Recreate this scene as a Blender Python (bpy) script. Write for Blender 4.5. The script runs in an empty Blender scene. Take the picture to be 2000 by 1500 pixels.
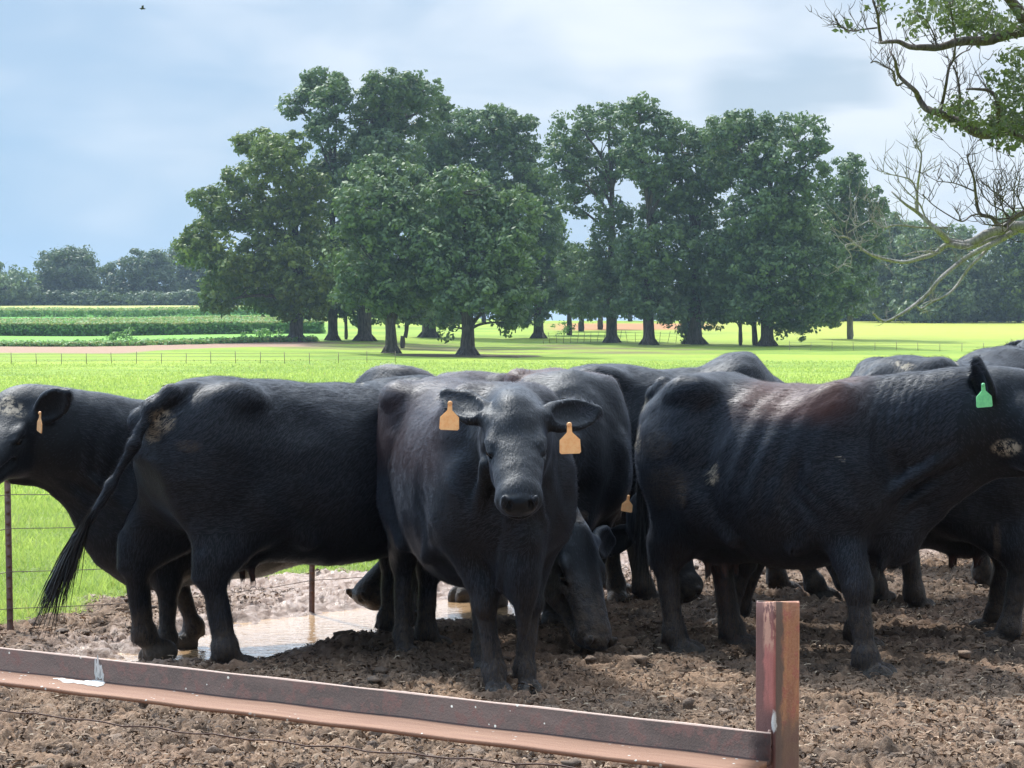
import bpy, math, random
import numpy as np
from mathutils import Vector, Matrix
R = math.radians
S = bpy.context.scene
COL = S.collection
rng = np.random.default_rng(7)
random.seed(7)

# ------------------------------------------------------------------ camera
CZ, F, HY = 1.6, 4000.0, 640.0
cd = bpy.data.cameras.new('camera'); cam = bpy.data.objects.new('camera', cd); COL.objects.link(cam)
cd.sensor_width = 36.0; cd.lens = 36.0 * F / 2000.0
cd.clip_start = 0.1; cd.clip_end = 9000.0
cam.location = (0, 0, CZ)
cam.rotation_euler = (R(90) - math.atan((750 - HY) / F), 0, 0)
S.camera = cam

# ------------------------------------------------------------------ light
SUN_EL, SUN_AZ = R(52), R(-32)          # azimuth from +Y towards +X
sv = Vector((math.sin(SUN_AZ) * math.cos(SUN_EL), math.cos(SUN_AZ) * math.cos(SUN_EL), math.sin(SUN_EL)))
ld = bpy.data.lights.new('sun', 'SUN'); ld.energy = 4.1; ld.angle = R(3.5); ld.color = (1.0, 0.95, 0.87)
lo = bpy.data.objects.new('sun', ld); COL.objects.link(lo)
lo.rotation_euler = sv.to_track_quat('Z', 'Y').to_euler()
S.view_settings.view_transform = 'Standard'; S.view_settings.look = 'None'
S.view_settings.gamma = 1.0; S.view_settings.exposure = 0.42; S.view_settings.use_curve_mapping = False
S.cycles.max_bounces = 6; S.cycles.transparent_max_bounces = 6
S.cycles.diffuse_bounces = 3; S.cycles.glossy_bounces = 3
S.cycles.caustics_reflective = False; S.cycles.caustics_refractive = False

# ------------------------------------------------------------------ node helper
class NT:
    def __init__(s, nt):
        s.t = nt; s.n = nt.nodes; s.l = nt.links
    def new(s, ty, **kw):
        n = s.n.new(ty)
        for k, v in kw.items():
            setattr(n, k, v)
        return n
    def put(s, sock, v):
        if v is None: return
        if isinstance(v, bpy.types.NodeSocket): s.l.new(v, sock)
        else:
            if isinstance(v, (tuple, list)) and len(v) == 3 and sock.type == 'RGBA': v = (*v, 1)
            sock.default_value = v
    def m(s, op, a, b=None, c=None, clamp=False):
        n = s.new('ShaderNodeMath', operation=op); n.use_clamp = clamp
        for i, v in enumerate((a, b, c)): s.put(n.inputs[i], v)
        return n.outputs[0]
    def mix(s, f, a, b, blend='MIX'):
        n = s.new('ShaderNodeMix', data_type='RGBA', blend_type=blend)
        s.put(n.inputs[0], f); s.put(n.inputs[6], a); s.put(n.inputs[7], b)
        return n.outputs[2]
    def noise(s, vec, scale, detail=4, rough=.55, dist=0.0):
        n = s.new('ShaderNodeTexNoise'); s.put(n.inputs['Vector'], vec)
        n.inputs['Scale'].default_value = scale; n.inputs['Detail'].default_value = detail
        n.inputs['Roughness'].default_value = rough; n.inputs['Distortion'].default_value = dist
        return n.outputs['Fac']
    def step(s, v, a, b, lo=0.0, hi=1.0):
        n = s.new('ShaderNodeMapRange', interpolation_type='SMOOTHSTEP')
        s.put(n.inputs[0], v); n.inputs[1].default_value = a; n.inputs[2].default_value = b
        n.inputs[3].default_value = lo; n.inputs[4].default_value = hi
        return n.outputs[0]
    def scale(s, vec, x, y, z):
        n = s.new('ShaderNodeVectorMath', operation='MULTIPLY'); s.put(n.inputs[0], vec); n.inputs[1].default_value = (x, y, z)
        return n.outputs[0]
    def bump(s, h, strength, dist):
        n = s.new('ShaderNodeBump'); s.put(n.inputs['Height'], h)
        n.inputs['Strength'].default_value = strength; n.inputs['Distance'].default_value = dist
        return n.outputs[0]
    def attr(s, name):
        n = s.new('ShaderNodeAttribute'); n.attribute_name = name
        return n.outputs['Fac']

def mat(name):
    m = bpy.data.materials.new(name); m.use_nodes = True
    t = NT(m.node_tree); b = t.n['Principled BSDF']
    return m, t, b

# ------------------------------------------------------------------ world
w = bpy.data.worlds.new('World'); S.world = w; w.use_nodes = True
t = NT(w.node_tree); bg = t.n['Background']
sky = t.new('ShaderNodeTexSky', sky_type='NISHITA'); sky.sun_disc = False
sky.sun_elevation = SUN_EL; sky.sun_rotation = SUN_AZ; sky.air_density = 1.0; sky.dust_density = 1.5; sky.ozone_density = 1.5
tc = t.new('ShaderNodeTexCoord').outputs['Generated']
sp = t.new('ShaderNodeSeparateXYZ'); t.put(sp.inputs[0], tc)
dx, dy, dz = sp.outputs
# thin high overcast: broken layers, thinner over the low left of the sky
vec = t.scale(tc, 1.0, 1.0, 2.6)
n1 = t.noise(vec, 4.2, 3, .45, .2); n2 = t.noise(vec, 11, 3, .45, .3)
n3 = t.noise(t.scale(tc, 1.0, 1.0, 5.0), 9, 4, .5, .3)
side = t.step(dx, -.28, .26)
base = t.m('ADD', t.m('MULTIPLY', side, .42), t.m('MULTIPLY', n1, .62))
base = t.m('ADD', base, t.m('MULTIPLY', t.m('SUBTRACT', n2, .5), .35))
base = t.m('ADD', base, t.m('MULTIPLY', t.step(dz, .0, .16), .26))
cov = t.step(base, .12, 1.05)
blue = t.mix(t.step(dz, -.02, .35), (.30, .52, .79), (.31, .49, .72))
cloud = t.mix(t.step(t.m('ADD', n2, t.m('MULTIPLY', side, .16)), .32, .80), (.56, .68, .82), (.86, .92, 1.0))
cl = t.mix(cov, blue, cloud)
# the thin blue streak under the bright bank
streak = t.m('MULTIPLY', t.step(t.m('ABSOLUTE', t.m('SUBTRACT', t.m('ADD', dz, t.m('MULTIPLY', n3, .03)), .128)), .007, .017, 1, 0),
             t.step(t.m('ABSOLUTE', t.m('SUBTRACT', dx, .135)), .030, .055, 1, 0))
cl = t.mix(t.m('MULTIPLY', streak, .8), cl, (.45, .58, .72))
skyc = t.mix(1.0, sky.outputs[0], (.12, .12, .12), 'MULTIPLY')
dt = t.new('ShaderNodeVectorMath', operation='DOT_PRODUCT'); t.put(dt.inputs[0], tc); dt.inputs[1].default_value = sv
g1 = t.step(dt.outputs['Value'], -.75, .42, .36, .80); g2 = t.m('MULTIPLY', t.step(dz, .15, .30), t.step(dt.outputs['Value'], .30, .72, 0, 1.9))
res = t.mix(.88, skyc, cl)
res = t.mix(1.0, res, t.m('ADD', g1, g2), 'MULTIPLY')
t.put(bg.inputs['Color'], res); bg.inputs['Strength'].default_value = 1.0

# ------------------------------------------------------------------ helpers
def px(x, y, d):
    return Vector(((x - 1000.0) * d / F, d, CZ - (y - HY) * d / F))

def sst(a, b, v):
    t_ = np.clip((v - a) / (b - a), 0, 1); return t_ * t_ * (3 - 2 * t_)

ZD = [0, 12, 16, 30, 60, 100, 140, 180, 205, 232, 255, 280, 350, 400, 480, 540, 700, 1200, 4000]
ZL = [0, 0, -.03, -.2, -.6, -1.1, -1.4, -1.64, -1.0, -.53, -.1, .34, 1.4, 3.1, 5.8, 7.4, 8.4, 8.5, 8.5]
ZE = [0, 12, 16, 30, 60, 100, 140, 180, 230, 260, 300, 350, 440, 700, 1200, 4000]
ZR = [0, 0, -.03, -.2, -.6, -1.1, -1.4, -1.6, -1.1, -.5, .47, 1.4, 2.9, 4.0, 5, 5]
def ground_z(X, Y):
    X = np.asarray(X, float); Y = np.asarray(Y, float)
    d = np.maximum(Y, 0.01); u = X / np.maximum(d, 30)
    a = np.interp(d, ZD, ZL); b = np.interp(d, ZE, ZR)
    k = sst(-.12, .02, u)
    return a * (1 - k) + b * k

def _h(ix, iy, seed):
    n = (ix * 374761393 + iy * 668265263 + seed * 1442695041) & 0xffffffff
    n = ((n ^ (n >> 13)) * 1274126177) & 0xffffffff
    n = n ^ (n >> 16)
    return (n & 0xffff) / 65535.0
def noise2(x, y, seed=0):
    """gradient noise, about -0.7..0.7"""
    ix = np.floor(x).astype(np.int64); iy = np.floor(y).astype(np.int64)
    fx = x - ix; fy = y - iy
    ux = fx * fx * fx * (fx * (fx * 6 - 15) + 10); uy = fy * fy * fy * (fy * (fy * 6 - 15) + 10)
    def g(ax, ay, px_, py_):
        a = _h(ax, ay, seed) * 2 * np.pi
        return np.cos(a) * px_ + np.sin(a) * py_
    a = g(ix, iy, fx, fy); b = g(ix + 1, iy, fx - 1, fy)
    c = g(ix, iy + 1, fx, fy - 1); d = g(ix + 1, iy + 1, fx - 1, fy - 1)
    return (a * (1 - ux) + b * ux) * (1 - uy) + (c * (1 - ux) + d * ux) * uy

def props(o, label=None, cat=None, group=None, kind=None):
    if label: o['label'] = label
    if cat: o['category'] = cat
    if group: o['group'] = group
    if kind: o['kind'] = kind
    return o

def empty(name, loc):
    o = bpy.data.objects.new(name, None); COL.objects.link(o); o.location = loc; o.empty_display_size = .2
    return o

def mesh_np(name, V, Fq, material, parent=None, smooth=False, attrs=None, fattrs=None):
    """V (n,3), Fq: (m,k) faces or a list of such arrays"""
    V = np.ascontiguousarray(V, np.float32)
    fl = Fq if isinstance(Fq, list) else [Fq]
    fl = [f for f in fl if len(f)]
    me = bpy.data.meshes.new(name)
    me.vertices.add(len(V)); me.vertices.foreach_set('co', V.ravel())
    nl = sum(f.size for f in fl); npoly = sum(len(f) for f in fl)
    me.loops.add(nl); me.polygons.add(npoly)
    me.loops.foreach_set('vertex_index', np.concatenate([f.ravel() for f in fl]).astype(np.int32))
    tot = np.concatenate([np.full(len(f), f.shape[1]) for f in fl])
    st = np.concatenate([[0], np.cumsum(tot)[:-1]]).astype(np.int32)
    me.polygons.foreach_set('loop_start', st)
    if smooth: me.polygons.foreach_set('use_smooth', np.ones(npoly, bool))
    me.update(calc_edges=True)
    for k, v in (attrs or {}).items():
        a = me.attributes.new(k, 'FLOAT', 'POINT'); a.data.foreach_set('value', np.asarray(v, np.float32))
    for k, v in (fattrs or {}).items():
        a = me.attributes.new(k, 'FLOAT', 'FACE'); a.data.foreach_set('value', np.asarray(v, np.float32))
    if material: me.materials.append(material)
    o = bpy.data.objects.new(name, me); COL.objects.link(o)
    if parent is not None: o.parent = parent
    return o

class MB:
    """collects quads / tubes / boxes into one mesh"""
    def __init__(s): s.v = []; s.q = []; s.t = []; s.n = 0; s.tint = []
    def add(s, V, Q, T=None):
        s.v.append(np.asarray(V, float));
        if Q is not None and len(Q): s.q.append(np.asarray(Q, int) + s.n)
        if T is not None and len(T): s.t.append(np.asarray(T, int) + s.n)
        s.n += len(V)
    def tube(s, pts, rad, seg=8, caps=True, wob=0.0):
        pts = [Vector(p) for p in pts]; n = len(pts)
        if not hasattr(rad, '__len__'): rad = [rad] * n
        up = Vector((.13, .21, 1)).normalized(); V = []; prev = None
        for i, p in enumerate(pts):
            d = (pts[min(i + 1, n - 1)] - pts[max(i - 1, 0)]).normalized()
            a = prev if prev is not None else d.cross(up)
            a = (a - d * a.dot(d))
            if a.length < 1e-5: a = d.cross(Vector((1, 0, 0)))
            a.normalize(); b = d.cross(a); prev = a
            for k in range(seg):
                an = 2 * math.pi * k / seg
                r = rad[i] * (1 + wob * random.uniform(-1, 1))
                V.append(p + (a * math.cos(an) + b * math.sin(an)) * r)
        Q = [[i * seg + k, i * seg + (k + 1) % seg, (i + 1) * seg + (k + 1) % seg, (i + 1) * seg + k] for i in range(n - 1) for k in range(seg)]
        T = []
        if caps:
            c0 = len(V); V.append(pts[0]); V.append(pts[-1])
            for k in range(seg):
                T.append([c0, (k + 1) % seg, k]); T.append([c0 + 1, (n - 1) * seg + k, (n - 1) * seg + (k + 1) % seg])
        s.add([tuple(v) for v in V], Q, T)
    def box(s, c, h, M=None):
        V = [Vector((sx * h[0], sy * h[1], sz * h[2])) for sx in (-1, 1) for sy in (-1, 1) for sz in (-1, 1)]
        if M is not None: V = [M @ v for v in V]
        V = [tuple(v + Vector(c)) for v in V]
        s.add(V, [[0, 1, 3, 2], [4, 6, 7, 5], [0, 4, 5, 1], [2, 3, 7, 6], [0, 2, 6, 4], [1, 5, 7, 3]])
    def build(s, name, material, parent=None, smooth=True, **kw):
        V = np.concatenate(s.v); fl = []
        if s.q: fl.append(np.concatenate(s.q))
        if s.t: fl.append(np.concatenate(s.t))
        return mesh_np(name, V, fl, material, parent, smooth, **kw)
# ------------------------------------------------------------------ ground materials
MUD_A, MUD_B = (.060, .036, .023), (.30, .19, .122)
# edge of the trodden mud: line through these (X, Y)
EX = [-6, -2.6, -1.8, -.6, .75, 2.4, 4.5, 8]; EY = [9.8, 11.1, 12.7, 13.4, 14.6, 16.0, 17.5, 20]

def mud_material():
    m, t, b = mat('mud')
    pos = t.new('ShaderNodeNewGeometry').outputs['Position']
    sp = t.new('ShaderNodeSeparateXYZ'); t.put(sp.inputs[0], pos)
    big = t.noise(pos, 1.1, 4, .6); mid = t.noise(pos, 9, 5, .65); fine = t.noise(pos, 55, 5, .7); vf = t.noise(t.scale(pos, 1, 1.6, 1), 170, 3, .7)
    wet = t.attr('wet'); gr = t.attr('grassy'); dk = t.attr('dung')
    c = t.mix(t.step(mid, .33, .68), MUD_A, MUD_B)
    c = t.mix(t.step(fine, .35, .72, 0, .75), c, (.36, .25, .165))
    c = t.mix(t.step(vf, .60, .74, 0, .8), c, (.42, .34, .25))
    c = t.mix(t.step(fine, .36, .25, 0, .75), c, (.035, .026, .022))
    c = t.mix(t.m('MULTIPLY', dk, t.step(mid, .2, .8, .9, .55)), c, (.05, .037, .030))  # dung patches, plus the painted shade and damp under the herd
    c = t.mix(t.m('MULTIPLY', wet, .85), c, t.mix(mid, (.28, .18, .14), (.56, .43, .36)))  # wet mud, with sun glare painted in as a lighter colour
    pink = t.step(big, .45, .65, 0, .30)
    c = t.mix(pink, c, (.24, .145, .10))
    gcol = t.mix(fine, (.10, .16, .03), (.27, .34, .08))
    c = t.mix(gr, c, gcol)
    t.put(b.inputs['Base Color'], c)
    rough = t.m('SUBTRACT', .92, t.m('MULTIPLY', wet, t.step(mid, .35, .65, .25, .72)))
    t.put(b.inputs['Roughness'], rough)
    hh = t.m('ADD', t.m('MULTIPLY', fine, .7), t.m('MULTIPLY', vf, .35))
    t.put(b.inputs['Normal'], t.bump(hh, .9, .018))
    return m
M_MUD = mud_material()

def field_material():
    m, t, b = mat('field')
    pos = t.new('ShaderNodeNewGeometry').outputs['Position']
    sp = t.new('ShaderNodeSeparateXYZ'); t.put(sp.inputs[0], pos); X, Y, Z = sp.outputs
    u = t.m('DIVIDE', X, t.m('MAXIMUM', Y, 1.0))
    band = t.noise(t.scale(pos, .030, .055, 0), 1.0, 5, .6, .8)
    n = t.noise(t.scale(pos, .25, .35, 0), 1.0, 5, .7)
    f = t.noise(t.scale(pos, 1.6, 1.6, 0), 1.0, 5, .75)
    g = t.mix(t.step(band, .35, .66), (.16, .26, .05), (.34, .43, .07))
    g = t.mix(t.step(n, .30, .75, 0, .6), g, (.34, .43, .05))
    g = t.mix(t.step(f, .35, .7, .35, 0), g, (.09, .17, .025))
    # dry yellower rise on the far right
    g = t.mix(t.m('MULTIPLY', t.step(u, .05, .16), t.step(Y, 230, 330, 0, .75)), g, (.36, .37, .07))
    # crops and bare bank on the left
    wob = t.m('ADD', t.m('SUBTRACT', Y, t.step(u, -.22, -.10, 0, 26)), t.m('MULTIPLY', t.m('SUBTRACT', t.noise(t.scale(pos, .02, .02, 0), 1, 3, .5), .5), 26))
    left = t.step(t.m('ADD', u, t.m('MULTIPLY', t.m('SUBTRACT', n, .5), .02)), -.105, -.075, 1, 0)
    dirt = t.mix(f, (.27, .17, .12), (.42, .29, .21))
    crop1 = t.mix(f, (.13, .30, .05), (.24, .42, .09))
    tan = t.mix(f, (.34, .36, .10), (.46, .44, .16))
    crop2 = t.mix(f, (.08, .25, .04), (.14, .36, .06))
    lc = t.mix(t.step(wob, 203, 206), g, dirt)
    lc = t.mix(t.step(wob, 226, 231), lc, crop1)
    lc = t.mix(t.step(wob, 350, 362), lc, tan)
    lc = t.mix(t.step(wob, 392, 402), lc, crop2)
    lc = t.mix(t.step(wob, 490, 505), lc, tan)
    c = t.mix(left, g, lc)
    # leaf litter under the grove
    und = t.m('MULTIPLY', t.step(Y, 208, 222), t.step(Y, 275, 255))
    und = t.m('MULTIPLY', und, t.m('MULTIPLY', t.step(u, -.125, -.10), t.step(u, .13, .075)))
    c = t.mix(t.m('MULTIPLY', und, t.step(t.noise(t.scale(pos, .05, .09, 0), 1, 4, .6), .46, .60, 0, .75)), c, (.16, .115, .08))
    # bare soil around the nearest trunks, darkened with the oaks' painted-in shade
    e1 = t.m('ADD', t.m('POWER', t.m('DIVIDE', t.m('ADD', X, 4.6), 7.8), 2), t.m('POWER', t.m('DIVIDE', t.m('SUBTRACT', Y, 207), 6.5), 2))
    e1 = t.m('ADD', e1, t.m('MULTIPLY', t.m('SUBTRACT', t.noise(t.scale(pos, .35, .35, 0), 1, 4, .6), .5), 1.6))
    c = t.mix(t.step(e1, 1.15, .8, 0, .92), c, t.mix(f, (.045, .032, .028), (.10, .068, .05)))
    # far red soil seen between the trunks
    red = t.m('MULTIPLY', t.m('MULTIPLY', t.step(Y, 330, 350), t.step(Y, 425, 400)), t.m('MULTIPLY', t.step(u, .01, .03), t.step(u, .11, .085)))
    c = t.mix(t.m('MULTIPLY', red, .85), c, (.42, .17, .10))
    # around the pen the field is mud
    pen = t.m('ADD', t.step(Y, 20, 8, 0, 1), t.m('MULTIPLY', t.m('SUBTRACT', n, .5), .3))
    c = t.mix(t.step(pen, .45, .62), c, (.16, .115, .085))
    t.put(b.inputs['Base Color'], c); b.inputs['Roughness'].default_value = .95
    b.inputs['Specular IOR Level'].default_value = .15
    t.put(b.inputs['Normal'], t.bump(f, .7, .12))
    return m

# coarse land sheet
def axis(parts):
    out = []
    for a, b_, n in parts: out += list(np.linspace(a, b_, n, endpoint=False))
    return np.array(out + [parts[-1][1]])
ax = axis([(-1600, -400, 14), (-400, -90, 42), (-90, -6, 50), (-6, 6, 25), (6, 90, 50), (90, 400, 42), (400, 1600, 14)])
ay = axis([(-200, 0, 8), (0, 24, 25), (24, 120, 60), (120, 300, 110), (300, 620, 100), (620, 1200, 30), (1200, 4000, 15)])
GX, GY = np.meshgrid(ax, ay, indexing='ij')
GZ = ground_z(GX, GY) + .12 * noise2(GX * .05, GY * .05, 3) * sst(20, 120, GY) + .05 * noise2(GX * .4, GY * .3, 4) * sst(16, 40, GY)
inside = (np.abs(GX) < 4.9) & (GY > 3.2) & (GY < 18.7)
GZ = np.where(inside, GZ - .35, GZ)
def gridq(nx, ny):
    i = np.arange(nx * ny).reshape(nx, ny)
    return np.stack([i[:-1, :-1], i[1:, :-1], i[1:, 1:], i[:-1, 1:]], -1).reshape(-1, 4)
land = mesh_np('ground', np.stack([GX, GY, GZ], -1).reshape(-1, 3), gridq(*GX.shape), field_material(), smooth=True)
props(land, 'open pasture with crop strips and a dirt bank rolling back to the trees', 'ground', kind='structure')

# puddle outline (X, Y)
PUD = [px(150, 1292, 9.82), px(380, 1302, 9.67), px(480, 1284, 9.94), px(600, 1260, 10.32), px(730, 1232, 10.81), px(900, 1212, 11.2), px(1060, 1200, 11.4),
       px(1090, 1172, 12.0), px(960, 1152, 12.5), px(800, 1168, 12.1), px(640, 1188, 11.7), px(520, 1200, 11.4), px(430, 1216, 11.1), px(370, 1232, 10.8), px(330, 1262, 10.3), px(240, 1268, 10.2)]
PUD = np.array([(p.x, p.y) for p in PUD])
def poly_sd(x, y, P):
    """signed distance, negative inside"""
    d = np.full(x.shape, 1e9); ins = np.zeros(x.shape, bool); n = len(P)
    for i in range(n):
        a = P[i]; b = P[(i + 1) % n]; e = b - a
        tt = np.clip(((x - a[0]) * e[0] + (y - a[1]) * e[1]) / (e @ e), 0, 1)
        d = np.minimum(d, np.hypot(x - a[0] - tt * e[0], y - a[1] - tt * e[1]))
        c = ((a[1] > y) != (b[1] > y)) & (x < e[0] * (y - a[1]) / (e[1] if abs(e[1]) > 1e-9 else 1e-9) + a[0])
        ins ^= c
    return np.where(ins, -d, d)

def mud_fields(x, y):
    """height and masks of the trodden pen"""
    sd = poly_sd(x, y, PUD) + .10 * noise2(x * 3, y * 2.2, 21) + .04 * noise2(x * 11, y * 9, 22)
    edge = y - np.interp(x, EX, EY) + .7 * noise2(x * 1.3, y * 1.3, 31) + .35 * noise2(x * 5, y * 5, 32)
    grassy = sst(-.15, .35, edge)
    far = np.maximum(0, y - 9)
    amp = 1.0 - .65 * grassy
    h = .030 * noise2(x * 1.2, y * 1.2, 1) + .024 * noise2(x * 3.1, y * 3.1, 2)
    def bil(f, s): return 1 - 2.6 * np.abs(noise2(x * f + .7 * noise2(x * f * .6, y * f * .6, s + 50), y * f + .7 * noise2(x * f * .6 + 9, y * f * .6, s + 60), s))
    b1 = bil(7, 5); b2 = bil(15, 6); b3 = bil(34, 7)
    gate = sst(-.25, .3, noise2(x * 2.3, y * 2.3, 8))
    h += amp * (.014 * b1 + (.020 + .012 * gate) * b2 + (.014 + .008 * gate) * b3 + .009 * bil(60, 9))
    basin = sst(.28, -.12, sd)
    h = h * (1 - .75 * basin) - .055 * basin
    wet = np.clip(sst(.55, .0, sd) * .9 + .9 * sst(-2.8, -1.0, edge) * sst(11.3, 12.3, y) * (1 - grassy), 0, 1)
    ca = np.clip(sst(9.2, 9.8, y) * sst(12.9, 12.0, y) * sst(-1.7, -.9, x), 0, 1) * (1 - sst(.3, .0, sd))  # dark zone under the herd: painted shade along with wetter mud
    dung = np.clip(ca * .75 + .6 * sst(.1, .45, noise2(x * 1.7, y * 2.2, 13)), 0, 1) * (1 - grassy) * (1 - .8 * wet)
    return h, wet, grassy, dung

xs = np.linspace(-5, 5, 800)
ys = [3.0]
while ys[-1] < 19: ys.append(ys[-1] + (.05 if ys[-1] < 6.9 else .0105 * (ys[-1] / 7.5) ** 1.3))
ys = np.array(ys)
MX, MY = np.meshgrid(xs, ys, indexing='ij')
mh, wet, grassy, dung = mud_fields(MX, MY)
# hoof prints
hp = np.zeros_like(MX)
for _ in range(620):
    hx = random.uniform(-4, 4); hy = random.uniform(7, 14.5); r = random.uniform(.05, .085)
    i0, i1 = np.searchsorted(xs, [hx - .2, hx + .2]); j0, j1 = np.searchsorted(ys, [hy - .2, hy + .2])
    q = np.hypot((MX[i0:i1, j0:j1] - hx) / r, (MY[i0:i1, j0:j1] - hy) / (r * 1.1))
    hp[i0:i1, j0:j1] += -.045 * np.exp(-q ** 4 * .8) + .018 * np.exp(-((q - 1.35) / .35) ** 2)
mh += np.clip(hp, -.07, .03) * (1 - .7 * grassy) * (1 - .6 * wet)
fade = np.minimum(np.minimum(sst(5, 4.7, np.abs(MX)), sst(3, 3.5, MY)), sst(19, 18.3, MY))
MZ = ground_z(MX, MY) + mh * fade - .02 * (1 - fade)
mud = mesh_np('mud', np.stack([MX, MY, MZ], -1).reshape(-1, 3), gridq(*MX.shape), M_MUD, smooth=True,
              attrs={'wet': wet.ravel(), 'grassy': grassy.ravel(), 'dung': dung.ravel()})
props(mud, 'churned brown mud of the cattle pen with hoof prints', 'mud', kind='structure')
def surf(x, y):
    h = mud_fields(np.asarray(x, float), np.asarray(y, float))[0]
    return ground_z(x, y) + h

# puddle water
m, t, b = mat('puddle_water')
pos = t.new('ShaderNodeNewGeometry').outputs['Position']
t.put(b.inputs['Base Color'], t.mix(t.noise(pos, 2.5, 3), (.42, .27, .15), (.55, .37, .21)))
b.inputs['Roughness'].default_value = .035; b.inputs['IOR'].default_value = 1.6; b.inputs['Specular IOR Level'].default_value = .9
t.put(b.inputs['Normal'], t.bump(t.noise(t.scale(pos, 1, 2.5, 1), 16, 2, .5), .30, .02))
n = 90
wx = np.linspace(-2.3, .6, n); wy = np.linspace(9.4, 12.9, n)
WX, WY = np.meshgrid(wx, wy, indexing='ij')
ins = poly_sd(WX, WY, PUD) < .26
q = gridq(n, n); q = q[ins.ravel()[q].all(1)]
pw = mesh_np('puddle', np.stack([WX, WY, np.full_like(WX, -.030)], -1).reshape(-1, 3), q, m, smooth=True)
props(pw, 'shallow brown puddle mirroring the sky beneath the big black cow', 'puddle', kind='structure')

# ---------------------------------------------------------------- grass
def grass_mat():
    m, t, b = mat('grass_blades')
    a = t.attr('tint')
    c = t.mix(a, (.25, .37, .08), (.60, .69, .21))
    c = t.mix(t.step(a, .9, 1.0), c, (.50, .47, .20))
    t.put(b.inputs['Base Color'], c); b.inputs['Roughness'].default_value = .6
    tr = t.new('ShaderNodeBsdfTranslucent'); t.put(tr.inputs[0], t.mix(.35, c, (.42, .58, .10)))
    mx = t.new('ShaderNodeMixShader'); mx.inputs[0].default_value = .4
    t.l.new(b.outputs[0], mx.inputs[1]); t.l.new(tr.outputs[0], mx.inputs[2])
    t.l.new(mx.outputs[0], t.n['Material Output'].inputs[0])
    return m
def scatter_grass(N, y0, y1, hmin, hmax, wd, seed):
    r = np.random.default_rng(seed)
    Y = y0 * (y1 / y0) ** r.random(N); U = r.uniform(-.31, .31, N); X = U * Y
    k = (Y - np.interp(X, EX, EY) + .7 * noise2(X * 1.3, Y * 1.3, 31) + .35 * noise2(X * 5, Y * 5, 32))
    keep = k + r.normal(0, .12, N) > .02
    X, Y, k = X[keep], Y[keep], k[keep]; N = len(X)
    Z = np.where((np.abs(X) < 4.9) & (Y < 18.7), surf(X, Y), ground_z(X, Y)) - .005
    cl = .5 + .5 * np.clip(noise2(X * 1.1, Y * 1.1, 40) * 2.2, -1, 1)
    h = (hmin + (hmax - hmin) * r.random(N) ** 1.4) * (.55 + .7 * cl) * (.45 + .55 * np.clip(k / .8, 0, 1))
    a = r.uniform(0, 2 * np.pi, N); lean = r.normal(0, .42, (N, 2)) * h[:, None]
    w_ = wd * (Y / 12) ** .8 * r.uniform(.6, 1.4, N)
    dxy = np.stack([np.cos(a), np.sin(a)], -1) * w_[:, None] * .5
    B = np.stack([X, Y, Z], -1)
    v0 = B.copy(); v0[:, :2] -= dxy; v1 = B.copy(); v1[:, :2] += dxy
    v2 = B.copy(); v2[:, :2] += dxy * .8 + lean * .4; v2[:, 2] += h * .55
    v3 = B.copy(); v3[:, :2] += -dxy * .8 + lean * .4; v3[:, 2] += h * .55
    v4 = B.copy(); v4[:, :2] += lean; v4[:, 2] += h * .95
    V = np.stack([v0, v1, v2, v3, v4], 1).reshape(-1, 3)
    i = np.arange(N)[:, None] * 5
    tint = np.clip(.5 + .45 * (cl - .5) + r.normal(0, .2, N), 0, 1)
    return V, i + np.array([[0, 1, 2, 3]]), i + np.array([[3, 2, 4]]), tint
parts = [scatter_grass(130000, 10.5, 19, .03, .12, .007, 1), scatter_grass(90000, 19, 46, .05, .15, .012, 2), scatter_grass(110000, 46, 190, .06, .20, .011, 3)]
off = 0; V = []; Q = []; T = []; TI = []
for v, q, t3, ti in parts:
    V.append(v); Q.append(q + off); T.append(t3 + off); TI.append(ti); off += len(v)
g = mesh_np('grass', np.concatenate(V), [np.concatenate(Q), np.concatenate(T)], grass_mat(), fattrs={'tint': np.concatenate(TI + TI)})
props(g, 'short bright green grass growing behind the near wire fence', 'grass', kind='stuff')

# ---------------------------------------------------------------- clods and straw
def blob_template():
    import bmesh
    bm = bmesh.new(); bmesh.ops.create_icosphere(bm, subdivisions=2, radius=1)
    V = np.array([v.co[:] for v in bm.verts]); T = np.array([[v.index for v in f.verts] for f in bm.faces]); bm.free()
    return V, T
bv, bt = blob_template()
r = np.random.default_rng(5)
N = 900
Yc = 7.0 + (15.0 - 7.0) * r.random(N) ** 1.25; Xc = r.uniform(-.29, .29, N) * Yc
h_, w_, g_, d_ = mud_fields(Xc, Yc)
keep = (g_ < .5) & (w_ < .75) & (poly_sd(Xc, Yc, PUD) > .12)
Xc, Yc, h_ = Xc[keep], Yc[keep], h_[keep]; N = len(Xc)
sz = .008 + .026 * r.random(N) ** 3.0
V = np.repeat(bv[None], N, 0)
nz = 1 + .34 * np.sin(V[..., 0] * 3.1 + r.uniform(0, 6, (N, 1))) * np.sin(V[..., 1] * 2.7 + r.uniform(0, 6, (N, 1))) + .22 * np.sin(V[..., 2] * 5 + r.uniform(0, 6, (N, 1))) + r.normal(0, .07, V.shape[:2])
V = V * nz[..., None]
V *= (sz[:, None] * np.stack([r.uniform(.8, 1.7, N), r.uniform(.8, 1.5, N), r.uniform(.5, .95, N)], -1))[:, None]
an = r.uniform(0, 6.28, N); ca, sa = np.cos(an)[:, None], np.sin(an)[:, None]
V = np.stack([V[..., 0] * ca - V[..., 1] * sa, V[..., 0] * sa + V[..., 1] * ca, V[..., 2]], -1)
V += np.stack([Xc, Yc, ground_z(Xc, Yc) + h_ + sz * .2], -1)[:, None]
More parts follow.
